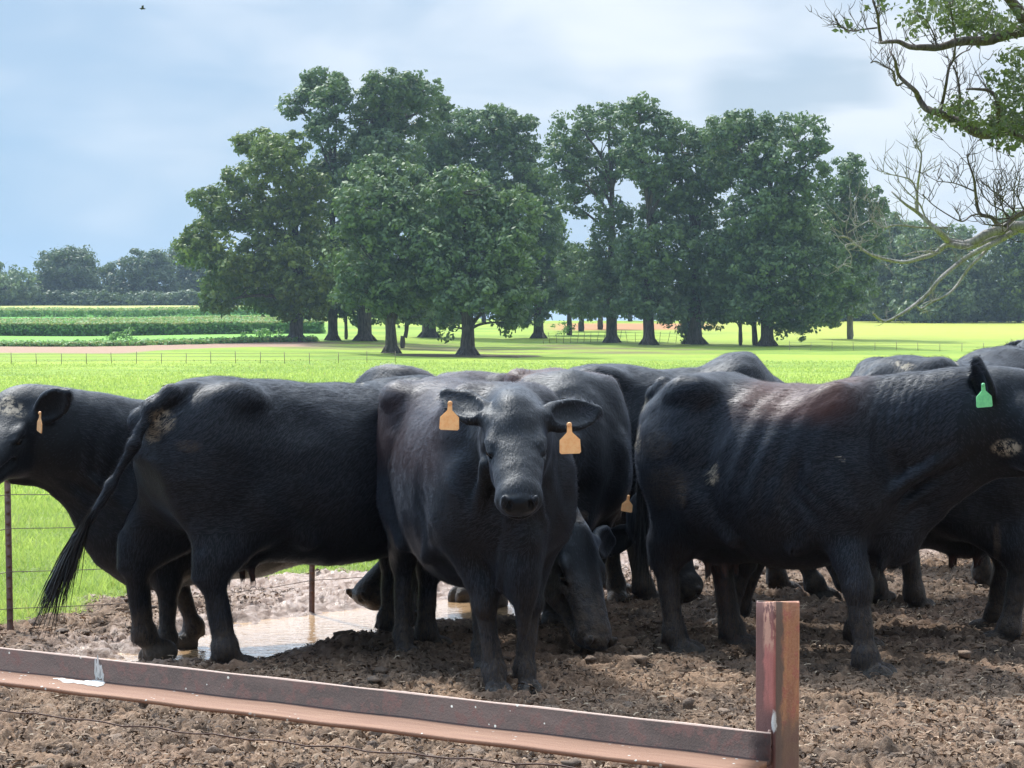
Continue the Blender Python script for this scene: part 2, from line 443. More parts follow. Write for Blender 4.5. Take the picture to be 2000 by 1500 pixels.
Tt = (bt[None] + (np.arange(N) * len(bv))[:, None, None]).reshape(-1, 3)
m, t, b = mat('clod')
pos = t.new('ShaderNodeNewGeometry').outputs['Position']
ti = t.attr('tint')
c = t.mix(ti, (.055, .038, .030), (.23, .165, .12)); c = t.mix(t.step(t.noise(pos, 90, 3, .7), .45, .7, 0, .6), c, (.30, .22, .16))
t.put(b.inputs['Base Color'], c); b.inputs['Roughness'].default_value = .9
t.put(b.inputs['Normal'], t.bump(t.noise(pos, 120, 3, .7), .8, .008))
o = mesh_np('dirt_clods', V.reshape(-1, 3), Tt, m, smooth=True, fattrs={'tint': np.repeat(r.random(N) ** 1.3, len(bt))})
props(o, 'loose clods of dried mud and dung littering the pen', 'dirt', kind='stuff')

N = 16000
Ys = 7.0 + 6.2 * r.random(N) ** 1.1; Xs = r.uniform(-.29, .29, N) * Ys
dens = np.clip(.35 + sst(-.5, .8, Xs), 0, 1) * (.25 + .75 * sst(-.2, .3, noise2(Xs * 2, Ys * 2, 71)))
keep = (r.random(N) < dens) & (poly_sd(Xs, Ys, PUD) > .2) & (Ys < np.interp(Xs, EX, EY))
Xs, Ys = Xs[keep], Ys[keep]; N = len(Xs)
hs = surf(Xs, Ys) + .008
L = r.uniform(.012, .05, N); an = r.uniform(0, 6.28, N); bend = r.normal(0, .9, N); el = r.normal(.5, .6, N); wd = r.uniform(.001, .0026, N)
segs = []
P = np.stack([Xs, Ys, hs], -1)
for k in range(4):
    a2 = an + bend * (k / 3.0)
    D = np.stack([np.cos(a2) * np.cos(el), np.sin(a2) * np.cos(el), np.sin(el) * (1 - k * .6)], -1)
    side = np.stack([-np.sin(a2), np.cos(a2), np.zeros(N) + .7], -1) * wd[:, None]
    segs += [P - side, P + side]; P = P + D * (L / 3)[:, None]
V = np.stack(segs, 1).reshape(-1, 3); i = np.arange(N)[:, None] * 8
Q = np.concatenate([i + np.array([[2 * k, 2 * k + 1, 2 * k + 3, 2 * k + 2]]) for k in range(3)])
m, t, b = mat('straw'); t.put(b.inputs['Base Color'], t.mix(t.attr('tint'), (.20, .14, .09), (.46, .36, .25))); b.inputs['Roughness'].default_value = .7
o = mesh_np('straw_litter', V, Q, m, fattrs={'tint': np.tile(r.random(N), 3)})
props(o, 'trampled bits of straw scattered over the mud', 'straw', kind='stuff')

# curled shreds of trodden mud and dung fibre
N = 95000
Ys = 6.9 + 7.6 * r.random(N) ** 1.25; Xs = r.uniform(-.30, .30, N) * Ys
hh_, ww_, gg_, dd_ = mud_fields(Xs, Ys)
keep = (poly_sd(Xs, Ys, PUD) > .16) & (gg_ < .35) & (ww_ < .9)
Xs, Ys, hh_, dd_ = Xs[keep], Ys[keep], hh_[keep], dd_[keep]; N = len(Xs)
L = r.uniform(.016, .060, N) * (.75 + .25 * Ys / 8); an = r.uniform(0, 6.28, N); bend = r.normal(0, 1.3, N); wd = r.uniform(.0022, .0065, N); el0 = r.uniform(.1, 1.1, N)
P = np.stack([Xs, Ys, ground_z(Xs, Ys) + hh_ - .004], -1); segs = []
for k in range(5):
    a2 = an + bend * (k / 4.0); el = el0 * (1 - k * .62)
    D = np.stack([np.cos(a2) * np.cos(el), np.sin(a2) * np.cos(el), np.sin(el)], -1)
    sd2 = np.stack([-np.sin(a2) * .8, np.cos(a2) * .8, .6 * np.sin(an * 7)], -1) * (wd * (1.15 - .16 * k))[:, None]
    segs += [P - sd2, P + sd2]; P = P + D * (L / 4)[:, None]
V = np.stack(segs, 1).reshape(-1, 3); i = np.arange(N)[:, None] * 10
Q = np.concatenate([i + np.array([[2 * k, 2 * k + 1, 2 * k + 3, 2 * k + 2]]) for k in range(4)])
m, t, b = mat('mud_shreds'); tt_ = t.attr('tint')
c = t.mix(t.step(tt_, .1, .95), (.050, .031, .021), (.35, .24, .16)); c = t.mix(t.m('MULTIPLY', t.attr('dung'), .75), c, (.05, .038, .03))  # same dung and painted herd shade as on the mud sheet
t.put(b.inputs['Base Color'], c); b.inputs['Roughness'].default_value = .85
ti = np.clip(.5 + .6 * noise2(Xs * 4, Ys * 4, 91) + r.normal(0, .25, N), 0, 1)
o = mesh_np('mud_shreds', V, Q, m, smooth=True, fattrs={'tint': np.tile(ti, 4), 'dung': np.tile(dd_, 4)})
props(o, 'curled shreds of trampled mud and dung covering the pen floor', 'mud', kind='stuff')
# ------------------------------------------------------------------ cattle: implicit bodies, one continuous skin each
class Field:
    def __init__(s, lo, hi, h):
        s.h = h; s.lo = np.array(lo, float)
        s.n = (np.ceil((np.array(hi) - s.lo) / h)).astype(int) + 1
        s.ax = [np.arange(s.n[i], dtype=np.float32) * h + lo[i] for i in range(3)]
        s.F = np.full(s.n, .12, np.float32)
    def blk(s, lo, hi):
        i0 = np.clip(np.floor((np.array(lo) - s.lo) / s.h).astype(int), 0, s.n)
        i1 = np.clip(np.ceil((np.array(hi) - s.lo) / s.h).astype(int) + 1, 0, s.n)
        if (i1 <= i0).any(): return None
        sl = tuple(slice(a, b) for a, b in zip(i0, i1))
        X = s.ax[0][sl[0]][:, None, None]; Y = s.ax[1][sl[1]][None, :, None]; Z = s.ax[2][sl[2]][None, None, :]
        return sl, X, Y, Z
    def union(s, sl, d, k):
        A = s.F[sl]
        if k <= 0: s.F[sl] = np.minimum(A, d); return
        hh = np.clip(.5 + .5 * (A - d) / k, 0, 1)
        s.F[sl] = A * (1 - hh) + d * hh - k * hh * (1 - hh)
    def sub(s, sl, d, k):
        A = s.F[sl]; d = -d
        hh = np.clip(.5 - .5 * (A - d) / k, 0, 1)
        s.F[sl] = A * (1 - hh) + d * hh + k * hh * (1 - hh)
    def ell(s, c, r, k=.05, Rm=None, sub=False):
        """ellipsoid; Rm columns are its axes"""
        c = np.array(c, float); r = np.array(r, float); m = r.max() + .12
        b = s.blk(c - m, c + m)
        if b is None: return
        sl, X, Y, Z = b; X = X - c[0]; Y = Y - c[1]; Z = Z - c[2]
        if Rm is not None:
            Rm = np.array(Rm, float)
            q = [X * Rm[0, i] + Y * Rm[1, i] + Z * Rm[2, i] for i in range(3)]
        else: q = [X, Y, Z]
        k0 = np.sqrt((q[0] / r[0]) ** 2 + (q[1] / r[1]) ** 2 + (q[2] / r[2]) ** 2)
        k1 = np.sqrt((q[0] / r[0] ** 2) ** 2 + (q[1] / r[1] ** 2) ** 2 + (q[2] / r[2] ** 2) ** 2) + 1e-6
        d = k0 * (k0 - 1) / k1
        (s.sub if sub else s.union)(sl, d, k)
    def cone(s, a, b_, ra, rb, k=.04, side=None, fa=1.0, fb=1.0):
        """capsule from a to b, radius ra..rb; across 'side' the radius is times fa..fb"""
        a = np.array(a, float); b_ = np.array(b_, float); m = max(ra, rb, ra * fa, rb * fb) + .1
        bl = s.blk(np.minimum(a, b_) - m, np.maximum(a, b_) + m)
        if bl is None: return
        sl, X, Y, Z = bl; e = b_ - a; L = np.linalg.norm(e) + 1e-9; u = e / L
        X = X - a[0]; Y = Y - a[1]; Z = Z - a[2]
        tt = np.clip((X * u[0] + Y * u[1] + Z * u[2]) / L, 0, 1)
        r = ra + (rb - ra) * tt
        qx = X - tt * e[0]; qy = Y - tt * e[1]; qz = Z - tt * e[2]
        if side is None:
            s.union(sl, np.sqrt(qx * qx + qy * qy + qz * qz) - r, k); return
        v = np.array(side, float); v = v - u * v.dot(u); v /= np.linalg.norm(v)
        ff = fa + (fb - fa) * tt
        ql = qx * v[0] + qy * v[1] + qz * v[2]
        rest = qx * qx + qy * qy + qz * qz - ql * ql
        k0 = np.sqrt(rest / r ** 2 + (ql / (r * ff)) ** 2)
        k1 = np.sqrt(rest / r ** 4 + (ql / (r * ff) ** 2) ** 2) + 1e-6
        s.union(sl, k0 * (k0 - 1) / k1, k)

def surface_nets(Fd):
    F = Fd.F; n = F.shape
    S_ = F < 0
    c = np.zeros((n[0] - 1, n[1] - 1, n[2] - 1), np.uint8)
    for dx_ in (0, 1):
        for dy_ in (0, 1):
            for dz_ in (0, 1):
                c += S_[dx_:n[0] - 1 + dx_, dy_:n[1] - 1 + dy_, dz_:n[2] - 1 + dz_]
    act = (c > 0) & (c < 8)
    idx = np.full(act.shape, -1, np.int64); I = np.argwhere(act); idx[act] = np.arange(len(I))
    acc = np.zeros((len(I), 3)); cnt = np.zeros(len(I))
    corners = [(a, b, d) for a in (0, 1) for b in (0, 1) for d in (0, 1)]
    val = {k: F[I[:, 0] + k[0], I[:, 1] + k[1], I[:, 2] + k[2]] for k in corners}
    for a in corners:
        for ax_ in range(3):
            if a[ax_] == 0:
                b_ = list(a); b_[ax_] = 1; b_ = tuple(b_)
                fa, fb = val[a], val[b_]; cr = (fa < 0) != (fb < 0)
                tt = np.where(cr, fa / np.where(cr, fa - fb, 1), 0)
                P = np.tile(np.array(a, float), (len(I), 1)); P[:, ax_] += tt
                acc[cr] += P[cr]; cnt[cr] += 1
    V = (I + acc / np.maximum(cnt, 1)[:, None]) * Fd.h + Fd.lo
    Q = []
    for ax_ in range(3):
        o1, o2 = [(1, 2), (2, 0), (0, 1)][ax_]
        A = np.moveaxis(S_, [ax_, o1, o2], [0, 1, 2]); J = np.moveaxis(idx, [ax_, o1, o2], [0, 1, 2])
        cr = A[:-1, 1:-1, 1:-1] != A[1:, 1:-1, 1:-1]
        L = np.argwhere(cr); i, j, k = L[:, 0], L[:, 1] + 1, L[:, 2] + 1
        q = np.stack([J[i, j - 1, k - 1], J[i, j, k - 1], J[i, j, k], J[i, j - 1, k]], 1)
        fl = ~A[i, j, k]
        q[fl] = q[fl][:, ::-1]
        Q.append(q)
    Q = np.concatenate(Q); Q = Q[(Q >= 0).all(1)]
    return V, Q

def coat_material():
    m, t, b = mat('black_coat')
    tcn = t.new('ShaderNodeTexCoord').outputs['Object']
    mudm, br, wet, pk = t.attr('mud'), t.attr('brown'), t.attr('wet'), t.attr('pink')
    n = t.noise(tcn, 7, 4, .6); f = t.noise(t.scale(tcn, 60, 60, 22), 1, 4, .7); c2 = t.noise(tcn, 28, 4, .7)
    c = t.mix(n, (.0040, .0050, .0070), (.0095, .0095, .0105))
    c = t.mix(t.m('MULTIPLY', br, t.step(n, .25, .65, .35, 1)), c, (.080, .032, .022))
    c = t.mix(pk, c, (.10, .05, .042))
    mm = t.m('MULTIPLY', mudm, t.step(c2, .30, .62, .25, 1))
    mudc = t.mix(f, (.05, .038, .03), (.13, .098, .07))
    c = t.mix(t.m('MINIMUM', mm, 1.0), c, mudc)
    dr = t.attr('dirt')
    c = t.mix(t.m('MULTIPLY', dr, t.step(c2, .42, .56)), c, (.40, .34, .25))
    hf_ = t.attr('hoof'); c = t.mix(t.m('MULTIPLY', hf_, .9), c, t.mix(c2, (.045, .04, .036), (.15, .13, .11)))
    t.put(b.inputs['Base Color'], c)
    ro = t.m('ADD', .44, t.m('MULTIPLY', n, .10))
    ro = t.m('ADD', ro, t.m('MULTIPLY', mm, .25))
    ro = t.m('MULTIPLY', ro, t.m('SUBTRACT', 1, t.m('MULTIPLY', wet, .72)))
    t.put(b.inputs['Roughness'], ro)
    b.inputs['Specular IOR Level'].default_value = .27; b.inputs['Specular Tint'].default_value = (.72, .86, 1.0, 1)
    b.inputs['Sheen Weight'].default_value = .17; b.inputs['Sheen Roughness'].default_value = .38
    b.inputs['Sheen Tint'].default_value = (.62, .75, 1.0, 1)
    hgt = t.m('ADD', t.m('MULTIPLY', f, .6), t.m('MULTIPLY', c2, t.m('ADD', .12, t.m('MULTIPLY', mm, 2))))
    t.put(b.inputs['Normal'], t.bump(hgt, .55, .012))
    return m
M_COAT = coat_material()
def simple(name, c, rough=.5, spec=.5):
    m, t, b = mat(name); t.put(b.inputs['Base Color'], c); b.inputs['Roughness'].default_value = rough
    b.inputs['Specular IOR Level'].default_value = spec; return m, t, b
M_EYE = simple('eye_gloss', (.006, .005, .005), .08)[0]
def tag_mat(name, a, b2):
    m, t, b = mat(name); p = t.new('ShaderNodeTexCoord').outputs['Object']
    n = t.noise(p, 45, 4, .7)
    t.put(b.inputs['Base Color'], t.mix(t.step(n, .35, .7), a, b2)); b.inputs['Roughness'].default_value = .45
    tr = t.new('ShaderNodeBsdfTranslucent'); t.put(tr.inputs[0], a)
    mx = t.new('ShaderNodeMixShader'); mx.inputs[0].default_value = .35
    t.l.new(b.outputs[0], mx.inputs[1]); t.l.new(tr.outputs[0], mx.inputs[2]); t.l.new(mx.outputs[0], t.n['Material Output'].inputs[0])
    return m
M_TAGO = tag_mat('orange_tag', (1.0, .72, .40), (.88, .50, .22))
M_TAGG = tag_mat('green_tag', (.36, .85, .48), (.22, .62, .36))
M_TAGY = tag_mat('yellow_tag', (.85, .80, .35), (.65, .55, .2))
m, t, b = mat('tail_hair'); t.put(b.inputs['Base Color'], (.012, .013, .014)); b.inputs['Roughness'].default_value = .45
M_HAIR = m

m, t, b = mat('coat_hair')
c = t.mix(t.attr('rnd'), (.013, .018, .029), (.028, .029, .038))
c = t.mix(t.attr('brown'), c, (.085, .034, .022)); c = t.mix(t.m('MULTIPLY', t.attr('mud'), t.attr('rnd')), c, (.11, .08, .055)); c = t.mix(t.m('MULTIPLY', t.attr('dirt'), t.step(t.attr('rnd'), .4, .6)), c, (.36, .31, .23))
t.put(b.inputs['Base Color'], c); b.inputs['Roughness'].default_value = .50; b.inputs['Specular IOR Level'].default_value = .40
b.inputs['Specular Tint'].default_value = (.80, .88, 1.0, 1)
M_FUR = m
def V3(*a): return np.array(a, float)
def nrm(v): v = np.array(v, float); return v / np.linalg.norm(v)

def cow(name, label, hind, front, scale=1.0, head=None, ears=None, feet=None, tail=None, res=.012, belly=0.0, fat=1.0,
        leg=1.28, patches=(), brown=(), tags=(), group='black cattle standing in the mud pen', mudtop=.50, neckk=None, headk=1.0,
        wrinkle=False, ribs=False, brisk=0.0, hips=1.0, rear=0.0, back=0.0, udder=True, withers=0.0, legf=1.0, hips_up=0.0, nofold=False, shift=0.0, hleg=None, elbow=1.0, face=1.0, neckr=.165, dew=.075, tailr=1.0, bw=1.0, earlen=1.0, hair=90000, bdrop=0.0, zoff=0.0, narrow=1.0):
    hind = np.array(hind, float); front = np.array(front, float)
    e = front - hind; dist = np.linalg.norm(e); mid = (hind + front) / 2 + e / dist * shift; yaw = math.atan2(e[1], e[0])
    oz = float(ground_z(mid[0], mid[1])) - .012 + zoff
    root_loc = Vector((mid[0], mid[1], oz)); Mw = Matrix.Translation(root_loc) @ Matrix.Rotation(yaw, 4, 'Z') @ Matrix.Scale(scale, 4)
    Mi = Mw.inverted()
    def loc(p): return np.array((Mi @ Vector(p))[:])
    lx = min(1.25, max(.72, dist / scale / 1.14))
    half = dist / scale / 2
    # ---- head frame
    if head is None:
        poll = V3(1.15 * lx, 0, 1.42); muz = poll + V3(.40, 0, -.36); up = V3(.5, 0, .6)
    else:
        poll = loc(head[0]); muz = loc(head[1]); up = None
        if len(head) > 2: up = np.array((Mi.to_3x3() @ Vector(head[2]))[:])
    f = nrm(muz - poll)
    if up is None:
        up = V3(0, 0, 1) if abs(f[2]) < .8 else V3(1, 0, 0)
    up = nrm(up - f * up.dot(f)); sd_ = np.cross(up, f)
    hk = headk
    def H(a, b_, c): return poll + (f * a + sd_ * b_ + up * c) * hk
    HR = np.stack([f, sd_, up], 1)
    lo = V3(-1.12 * lx, -.62, -.02); hi = V3(1.0 * lx, .62, 1.60 + withers)
    pts = [H(.62, 0, 0), H(-.2, .38, 0), H(-.2, -.38, 0), H(.1, 0, .25), H(.3, 0, -.3), H(0, .36, -.2), H(0, -.36, -.2)]
    if tail:
        tp = [loc(p) for p in tail]
    else:
        tp = [V3(-.76 * lx, 0, 1.21 + rear), V3(-.89 * lx, 0, 1.13 + rear), V3(-.97 * lx, .01, .95), V3(-.96 * lx, .015, .70), V3(-.95 * lx, .01, .52)]
    pts += tp
    for p in pts: lo = np.minimum(lo, p - .05); hi = np.maximum(hi, p + .05)
    Fd = Field(lo, hi, res)
    # ---- torso loft
    TX = np.array([-.90, -.87, -.80, -.68, -.48, -.25, 0, .22, .42, .58, .72, .82, .88]) * lx
    top = np.array([1.02, 1.10, 1.225, 1.325, 1.345, 1.315, 1.29, 1.295, 1.325, 1.335, 1.25, 1.12, 1.0])
    bot = np.array([1.00, .90, .76, .66, .57, .50, .475, .475, .50, .52, .57, .68, .85])
    wid = np.array([.03, .13, .19, .25, .285, .325, .36, .36, .315, .265, .20, .13, .03])
    bf = np.exp(-((TX / lx + .02) / .42) ** 2)
    bot = bot - belly * bf - bdrop * np.exp(-((TX / lx - .6) / .28) ** 2); wid = wid * (1 + (fat - 1) * bf) * narrow
    top = top + rear * np.exp(-((TX / lx + .7) / .3) ** 2) + back * np.exp(-((TX / lx - .0) / .3) ** 2) + withers * np.exp(-((TX / lx - .5) / .2) ** 2)
    xf = Fd.ax[0]; fx = np.linspace(TX[0] - .2, TX[-1] + .2, 400)
    def sm(a):
        y = np.interp(fx, TX, a); k = np.exp(-(np.arange(-14, 15) / 7.0) ** 2); k /= k.sum()
        return np.interp(xf, fx, np.convolve(np.pad(y, 14, 'edge'), k, 'valid'))
    T_, B_, W_ = [sm(a)[:, None, None] for a in (top, bot, wid)]
    Yg = np.abs(Fd.ax[1])[None, :, None]; Zg = Fd.ax[2][None, None, :]
    zc = B_ + .44 * (T_ - B_); hv = np.where(Zg > zc, T_ - zc, zc - B_); nn = np.where(Zg > zc, 2.25, 2.1)
    rho = ((Yg / W_) ** nn + (np.abs(Zg - zc) / hv) ** nn) ** (1 / nn)
    d = (rho - 1) * np.minimum(W_, hv)
    xx = xf[:, None, None]; over = np.maximum(TX[0] - xx, xx - TX[-1]); d = np.maximum(d, over)
    Fd.union(tuple([slice(None)] * 3), np.minimum(d, .3).astype(np.float32), .0)
    for s_ in (-1, 1):
        Fd.ell((-.50 * lx, s_ * .215 * hips, 1.245 + hips_up), (.10, .060, .060), .11)                 # hook
        Fd.ell((-.83 * lx, s_ * .095, 1.13 + rear), (.07, .06, .07), .08)               # pin
        Fd.ell((-.62 * lx, s_ * .165, .95), (.22, .13, .30), .10)                        # thigh
        Fd.ell((.47 * lx, s_ * .20 * narrow, 1.02), (.15, .085, .28), .12)                        # shoulder
        Fd.ell((.56 * lx, s_ * .19 * narrow, .80), (.14, .10, .15), .10)
        Fd.ell((-.27 * lx, s_ * .400, 1.16), (.13, .080, .085), .10, sub=True)           # flank hollow
        Fd.ell((.285 * lx, s_ * .385, .86), (.045, .05, .24), .07, sub=True)             # groove behind the shoulder
        Fd.cone((-.42 * lx, s_ * .25, .78), (-.18 * lx, s_ * .27, .60), .055, .03, .06)    # flank fold
        Fd.cone((.40 * lx, s_ * .24, .68), (.24 * lx, s_ * .27, .58), .05, .025, .05)      # elbow fold
        Fd.ell((.64 * lx, s_ * .23 * narrow, .93), (.05, .05, .10), .06)                            # point of shoulder
    Fd.ell((-.77 * lx, 0, 1.215 + rear), (.10, .045, .05), .07)
    Fd.ell((.72 * lx, 0, .64 - brisk * .4), (.14, .105 * bw, .15), .08)                    # brisket
    if brisk > 0: Fd.cone((.80 * lx, 0, .72), (.77 * lx, 0, .50 - brisk), .075, .022, .05)
    if udder:
        Fd.ell((-.44 * lx, 0, .56), (.17, .13, .12), .08)
        for s_ in (-1, 1):
            for xo in (-.50, -.38): Fd.cone((xo * lx, s_ * .055, .50), (xo * lx + .01, s_ * .06, .405), .024, .013, .02)
    # ---- neck
    S0 = V3(.50 * lx, 0, 1.02); S1 = H(.02, 0, -.10)
    dirn = nrm(S1 - S0); L = np.linalg.norm(S1 - S0)
    if neckk is None: M1 = S0 + (V3(.45, 0, .16) * L + (S1 - S0) * .30) * .5 / .6
    else: M1 = np.array(neckk, float)
    P_ = []
    for i in range(9):
        u = i / 8; P_.append((1 - u) ** 2 * S0 + 2 * u * (1 - u) * M1 + u * u * S1)
    for i in range(8):
        ra = .285 + (neckr - .285) * (i / 8) ** .8; rb = .285 + (neckr - .285) * ((i + 1) / 8) ** .8
        u = nrm(P_[i + 1] - P_[i]); side = V3(0, 1, 0) * (1 - i / 8) + sd_ * (i / 8) * (1 if sd_[1] >= 0 else -1)
        side = side - u * side.dot(u)
        Fd.cone(P_[i], P_[i + 1], ra, rb, .05, side, .66, .64)
    # dewlap
    dl = [H(.14, 0, -.20), P_[6] + V3(.02, 0, -.15), (P_[4] + V3(.03, 0, -.22)), V3(.80 * lx, 0, .70)]
    if not nofold:
        for i in range(3): Fd.cone(dl[i], dl[i + 1], dew, dew, .06, V3(0, 1, 0), .62, .62)
        for i in range(3): Fd.cone(dl[i] + V3(.02, 0, -.05 - dew * .6), dl[i + 1] + V3(.03, 0, -.05 - dew * .6), .022, .022, .022)
        for s_ in (-1, 1):
            Fd.cone(dl[1] + V3(.02, s_ * .05, -.02), dl[3] + V3(.02, s_ * .06, .06), .026, .030, .018)
            Fd.cone(dl[3] + V3(.02, s_ * .06, .06), V3(.70 * lx, s_ * .075, .50), .030, .022, .018)
            Fd.cone(dl[1] + V3(-.06, s_ * .11, .02), V3(.70 * lx, s_ * .17, .78), .030, .034, .03)
    # ---- head
    Fd.ell(H(.06, 0, -.085), np.array((.13, .108, .095)) * hk, .04, HR)
    Fd.cone(H(.10, 0, -.075), H(.40, 0, -.082), .088 * hk, .062 * hk, .04, sd_, 1.26 * face, 1.30 * face)
    Fd.ell(H(.445, 0, -.095), np.array((.055, .084 * face, .070)) * hk, .035, HR)
    Fd.ell(H(.485, 0, -.075), np.array((.030, .062, .040)) * hk, .02, HR)
    Fd.cone(H(.12, 0, -.20), H(.42, 0, -.145), .062 * hk, .040 * hk, .045, sd_, 1.15, 1.5)
    Fd.ell(H(.15, .045, -.16), np.array((.13, .052, .095)) * hk, .05, HR)
    Fd.ell(H(.15, -.045, -.16), np.array((.13, .052, .095)) * hk, .05, HR)
    Fd.ell(H(-.005, 0, -.03), np.array((.05, .055, .045)) * hk, .04, HR)
    for s_ in (-1, 1):
        Fd.ell(H(.165, s_ * .088, -.035), np.array((.046, .022, .018)) * hk, .025, HR)                     # brow
        ey = .079 * 1.27 * face
        Fd.ell(H(.205, s_ * (ey + .006), -.060), np.array((.046, .026, .032)) * hk, .016, HR, sub=True)    # socket
        Fd.cone(H(.168, s_ * (ey + .002), -.040), H(.232, s_ * (ey - .006), -.046), .013 * hk, .010 * hk, .010)   # upper lid
        Fd.cone(H(.180, s_ * (ey + .0), -.088), H(.235, s_ * (ey - .004), -.080), .009 * hk, .008 * hk, .010)     # lower lid
        Fd.ell(H(.33, s_ * .070, -.12), np.array((.09, .02, .03)) * hk, .02, HR, sub=True)                 # cheek line
        Fd.ell(H(.505, s_ * .042, -.062), np.array((.022, .014, .020)) * hk, .008, HR, sub=True)           # nostril
        Fd.ell(H(.492, s_ * .060, -.050), np.array((.016, .010, .028)) * hk, .012, HR)
    if res < .0110: Fd.ell(H(.52, 0, -.140), np.array((.05, .085, .006)) * hk, .010, HR, sub=True)                         # mouth
    # ---- ears
    if ears is None: ears = [(-.05, 1, -.12), (-.05, -1, -.12)]
    earinfo = []
    for i, ev in enumerate(ears):
        s_ = 1 if ev[1] > 0 else -1
        ed = nrm(f * ev[0] + sd_ * ev[1] + up * ev[2]); b0 = H(*(ev[5] if len(ev) > 5 else (.035, s_ * .095, -.055)))
        fw = nrm(f * (ev[3] if len(ev) > 3 else .35) + up * (ev[4] if len(ev) > 4 else .9)); fw = nrm(fw - ed * fw.dot(ed)); wv = np.cross(ed, fw)
        ER = np.stack([ed, wv, fw], 1); cc = b0 + ed * .140 * hk * earlen
        Fd.cone(b0 - ed * .02, b0 + ed * .07 * hk, .042 * hk, .034 * hk, .03)
        Fd.cone(b0 + ed * .08 * hk, b0 + ed * .255 * hk * earlen, .062 * hk, .022 * hk, .02, fw, .42, .8)
        Fd.ell(cc, np.array((.118 * earlen, .072, .026)) * hk, .02, ER)
        Fd.ell(cc + fw * .024 * hk + ed * .01, np.array((.105 * earlen, .054, .024)) * hk, .010, ER, sub=True)
        earinfo.append((b0, ed, fw, wv))
    # ---- legs
    ft = feet or {}
    def foot(k, dx_, dy_):
        if k in ft and ft[k] is not None:
            p = loc((ft[k][0], ft[k][1], 0)); return V3(p[0], p[1], 0)
        return V3(dx_, dy_, 0)
    hf = {s_: foot('h' + ('l' if s_ > 0 else 'r'), -half - shift - .02 + .05 * s_, .15 * s_) for s_ in (1, -1)}
    ff_ = {s_: foot('f' + ('l' if s_ > 0 else 'r'), half - shift - .04 * s_, .14 * s_) for s_ in (1, -1)}
    YS = V3(0, 1, 0)
    for s_ in (1, -1):
        q = hf[s_]; lz = hleg or leg
        st = V3(-.42 * lx, s_ * .20, .72); hock = V3(q[0] - .065, q[1] * .8 + s_ * .02, .47); fe = V3(q[0] - .015, q[1], .13)
        Fd.cone((-.55 * lx, s_ * .17, 1.0), st, .17, .13, .08, YS, .7, .7)
        Fd.cone((-.62 * lx, s_ * .16, .88), hock + V3(.02, 0, .10), .140 * legf, .078 * min(lz, 1.35), .07, YS, .66, .75)
        Fd.cone(st, hock + V3(.03, 0, .03), .12 * legf, .062 * lz, .07, YS, .68, .75)
        Fd.cone(hock + V3(-.035, 0, .07), hock + V3(-.02, 0, -.02), .033 * lz, .040 * lz, .03)
        Fd.ell(hock + V3(.005, 0, 0), np.array((.060, .046, .075)) * lz, .03)
        Fd.cone(hock, fe, .045 * lz, .036 * lz, .02, YS, .80, .92)
        Fd.cone(hock + V3(-.048, 0, .10) * lz, hock + V3(-.050, 0, -.01) * lz, .016 * lz, .022 * lz, .02)
        ho = V3(q[0] + .045, q[1], .045)
        hoof(Fd, fe, ho, lz)
        q = ff_[s_]; lz = leg
        el = V3(.46 * lx, s_ * .185 * elbow, .74); kn = V3((el[0] * .35 + q[0] * .65) + .01, q[1] * .75 + el[1] * .25, .405); fe = V3(q[0] - .005, q[1], .125)
        Fd.cone((.52 * lx, s_ * .17, .92), el, .14, .105, .08, YS, .7, .75)
        Fd.cone(el, kn + V3(0, 0, .04), .100 * legf, .054 * lz, .06, YS, .74, .9)
        Fd.ell(kn + V3(.006, 0, 0), np.array((.056, .052, .060)) * lz, .02)
        Fd.cone(kn, fe, .040 * lz, .034 * lz, .02)
        hoof(Fd, fe, V3(q[0] + .045, q[1], .045), lz)
    # ---- tail
    tr = [v * tailr for v in (.042, .036, .026, .021, .018, .016, .016, .016)]
    for i in range(len(tp) - 1):
        Fd.cone(tp[i], tp[i + 1], max(tr[min(i, 7)], res * 1.25), max(tr[min(i + 1, 7)], res * 1.25), .03)
    # ---- relief of the hide
    X = Fd.ax[0][:, None, None]; Y = Fd.ax[1][None, :, None]; Z = Fd.ax[2][None, None, :]
    rl = .0034 * (np.sin(X * 11 + 2 * np.sin(Z * 7)) * np.sin(Z * 13 + 3 * np.sin(Y * 6 + X * 4)) + .6 * np.sin(X * 23 + Z * 17) * np.sin(Y * 21 + 1.3))
    rl = rl + .0022 * np.sin(X * 31 + 4 * np.sin(Z * 9 + Y * 5)) * np.sin(Z * 27 + 3 * np.sin(X * 13)) * np.sin(Y * 24 + 2 * np.sin(X * 8 + Z * 6))
    nk = np.exp(-((X - .80 * lx) / .20) ** 2) * np.exp(-((Z - 1.0) / .28) ** 2)
    rl = rl + .0028 * nk * np.sin(X * 62 + 5 * np.sin(Z * 6 + 1) + 3 * Y)
    sf = np.exp(-((X - .36 * lx) / .12) ** 2) * np.exp(-((Z - .72) / .14) ** 2)
    rl = rl + .0045 * sf * np.sin((X * .8 + Z * .5) * 70 + 3 * np.sin(Z * 15))
    if ribs:
        rw = np.exp(-((X - .05 * lx) / .26) ** 2) * np.exp(-((Z - .98) / .22) ** 2)
        rl = rl + .0065 * rw * np.sin((X * 1.0 + Z * -.35) * 52)
        rl = rl + .020 * np.exp(-((X + .32 * lx - .12 * (Z - 1.0)) / .07) ** 2) * np.exp(-((Z - 1.0) / .22) ** 2)
    if wrinkle:
        ww = np.exp(-((X - .86 * lx) / .16) ** 2) * np.exp(-((Z - 1.10) / .20) ** 2)
        rl = rl + .0038 * ww * np.sin(X * 175 + 3 * np.sin(Z * 7))
    Fd.F += rl.astype(np.float32)
    Fd.F = np.maximum(Fd.F, (-Z - .0 + 0 * X + 0 * Y).astype(np.float32))
    V, Q = surface_nets(Fd)
